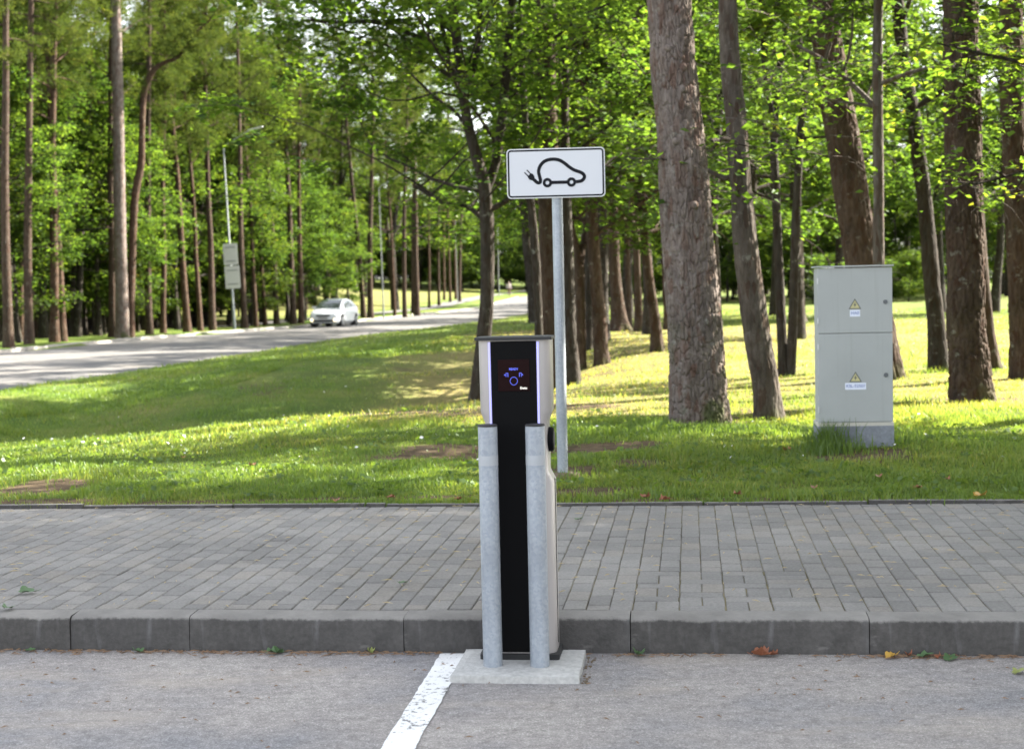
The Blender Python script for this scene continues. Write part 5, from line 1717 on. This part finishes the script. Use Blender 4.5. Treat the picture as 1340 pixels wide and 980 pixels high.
# ------------------------------------------------------------------ fallen leaves
M['dead'] = plain('dry_brown_leaf', (.24, .085, .04), .6, var=.4, scale=40)
M['gold'] = plain('yellow_leaf', (.45, .27, .05), .6, var=.3, scale=40)
M['fresh'] = plain('green_leaf', (.07, .13, .05), .5, var=.25, scale=40)
M['pale_leaf'] = plain('pale_green_leaf', (.25, .28, .08), .6, var=.25, scale=40)
def leaf_shape(size, curl, seed, lobes=True):
    r_ = random.Random(seed); V, F = [(0, 0, 0)], []
    n = 20
    for k in range(n):
        t = k * 2 * math.pi / n
        rad = size * (.36 + .16 * abs(math.cos(2.5 * t)) + (.12 if k == 0 else 0)) * r_.uniform(.9, 1.1)
        x, y = rad * math.cos(t), rad * .75 * math.sin(t)
        V.append((x, y, curl * (y * y) / size * 2.4 + curl * r_.uniform(-.06, .12) * size + .12 * curl * abs(x)))
    F = [(0, k + 1, (k + 1) % n + 1) for k in range(n)]
    m_ = MB().add(V, F)
    m_.tube([(-size * .45, 0, 0), (-size * .75, size * .06, .012)], [.0016, .001], 5)
    return m_
def ground_leaf(px, py, z, size, mat, curl, label, seed, group=None, rz=None):
    p = at_z(px, py, z)
    if z < .1:
        a_, b_ = kinv(p); p = K(a_, min(b_, -.42 * size - .012), z)
    o = leaf_shape(size, curl, seed).build('fallen_leaf', M[mat], None, True)
    o.location = (p.x, p.y, z + .006 + .02 * curl * size)
    o.rotation_euler = (random.uniform(-.2, .2), random.uniform(-.2, .2), random.uniform(0, 6.28) if rz is None else rz)
    return tag(o, label, 'leaf', group)
ground_leaf(995, 852, 0, .085, 'dead', 1.3, 'curled rust-brown leaf lying at the foot of the kerb', 1, rz=-.5)
ground_leaf(1012, 856, 0, .05, 'dead', 1.0, 'small crumpled rust-brown leaf touching the larger curled one', 2)
ground_leaf(1166, 861, 0, .06, 'gold', .7, 'yellow-orange leaf on the asphalt by the kerb', 3)
ground_leaf(1187, 855, 0, .04, 'dead', 1.2, 'small upright brown leaf near the yellow-orange leaf by the kerb', 4)
ground_leaf(1208, 859, 0, .07, 'fresh', .5, 'dark green leaf on the asphalt near the yellow-orange leaf', 5)
ground_leaf(1243, 863, 0, .075, 'fresh', .4, 'broad dark green leaf farther along the kerb with a brown stalk', 6)
ground_leaf(1228, 861, 0, .035, 'dead', .8, 'tiny brown leaf between the two dark green leaves', 7)
ground_leaf(1333, 881, 0, .07, 'pale_leaf', .5, 'pale green leaf lying alone on the open asphalt', 8)
ground_leaf(837, 848, 0, .07, 'fresh', 1.0, 'green leaf propped against the kerb beside the concrete pad', 9)
ground_leaf(364, 853, 0, .085, 'fresh', .7, 'flat green leaf at the kerb on the far side of the bay line', 10)
ground_leaf(489, 850, 0, .045, 'pale_leaf', 1.3, 'small yellow-green curled leaf at the kerb near the bay line', 11)
ground_leaf(186, 851, 0, .055, 'fresh', .6, 'small green leaf at the kerb beside scattered pine needles', 12)
ground_leaf(40, 852, 0, .045, 'fresh', .5, 'tiny dark green leaf at the cracked kerbstone', 13)
ground_leaf(35, 776, .155, .09, 'fresh', .5, 'green leaf lying on the brick pavement near the kerb', 14)
ground_leaf(10, 797, .155, .07, 'fresh', .5, 'narrow green leaf on the bricks at the kerb edge', 15)
ground_leaf(528, 764, .155, .045, 'fresh', .5, 'small green leaf on the brick pavement beside the charging station', 16)
ground_leaf(757, 681, .155, .06, 'fresh', .5, 'green leaf on the bricks behind the charging station', 17)
ground_leaf(1283, 651, .17, .10, 'gold', .9, 'orange leaf lying in the grass along the pavement edge', 18)
GL = 'brown leaves scattered in the grass'
for k, (px, py) in enumerate(((845, 652), (870, 655), (965, 648), (1065, 640), (1200, 640), (512, 652), (600, 655), (900, 600), (1150, 625), (1240, 628), (440, 657), (1030, 590), (330, 610), (240, 600))):
    ground_leaf(px, py, .175, random.uniform(.05, .08), 'dead', .9, 'small brown leaf fallen among the grass blades', 30 + k, GL)
# pine needles and grit in the gutter, and on bricks: uncountable
def litter(name, n, fn, mat, L, label, seed):
    g = np.random.default_rng(seed); V, F = [], []
    for k in range(n):
        x, y, z = fn(g); th = g.uniform(0, 6.28); l = L * g.uniform(.5, 1.2); w = .0011
        dx, dy = math.cos(th) * l / 2, math.sin(th) * l / 2; nx_, ny_ = -math.sin(th) * w, math.cos(th) * w
        zz = z + g.uniform(.001, .006)
        b = len(V)
        V += [(x - dx - nx_, y - dy - ny_, zz), (x + dx - nx_, y + dy - ny_, zz), (x, y, zz + .004 + w), (x - dx + nx_, y - dy + ny_, zz), (x + dx + nx_, y + dy + ny_, zz)]
        F += [(b, b + 1, b + 2), (b + 1, b + 4, b + 2), (b + 4, b + 3, b + 2), (b + 3, b, b + 2)]
    o = MB().add(V, F).build(name, mat)
    o['kind'] = 'stuff'; o['label'] = label; o['category'] = 'litter'
M['straw'] = plain('brown_needles', (.22, .14, .085), .8, var=.3, scale=60)
M['straw2'] = plain('pale_needles', (.42, .34, .2), .8, var=.3, scale=60)
def gut(g):
    c_ = g.choice([-2.3, -1.9, -1.5, -1.25, -.9, -.75, -.35, .6, 1.5, 1.7, 1.9]); p = K(c_ + g.normal(0, .16), -.008 - abs(g.normal(0, .03)), 0); return p.x, p.y, 0
litter('needle_litter', 480, gut, M['straw'], .05, 'brown pine needles gathered in the gutter along the kerb', 1)
def onb(g):
    p = K(g.uniform(-5, 5), g.uniform(.15, 3.2), 0); return p.x, p.y, .156
litter('needle_litter', 700, onb, M['straw2'], .05, 'pale pine needles strewn over the brick pavement', 2)
def ona(g):
    p = K(g.uniform(-4, 4), -abs(g.normal(0, .7)), 0); return p.x, p.y, .001
litter('needle_litter', 260, ona, M['straw'], .03, 'dark bits and needles scattered on the parking asphalt', 3)
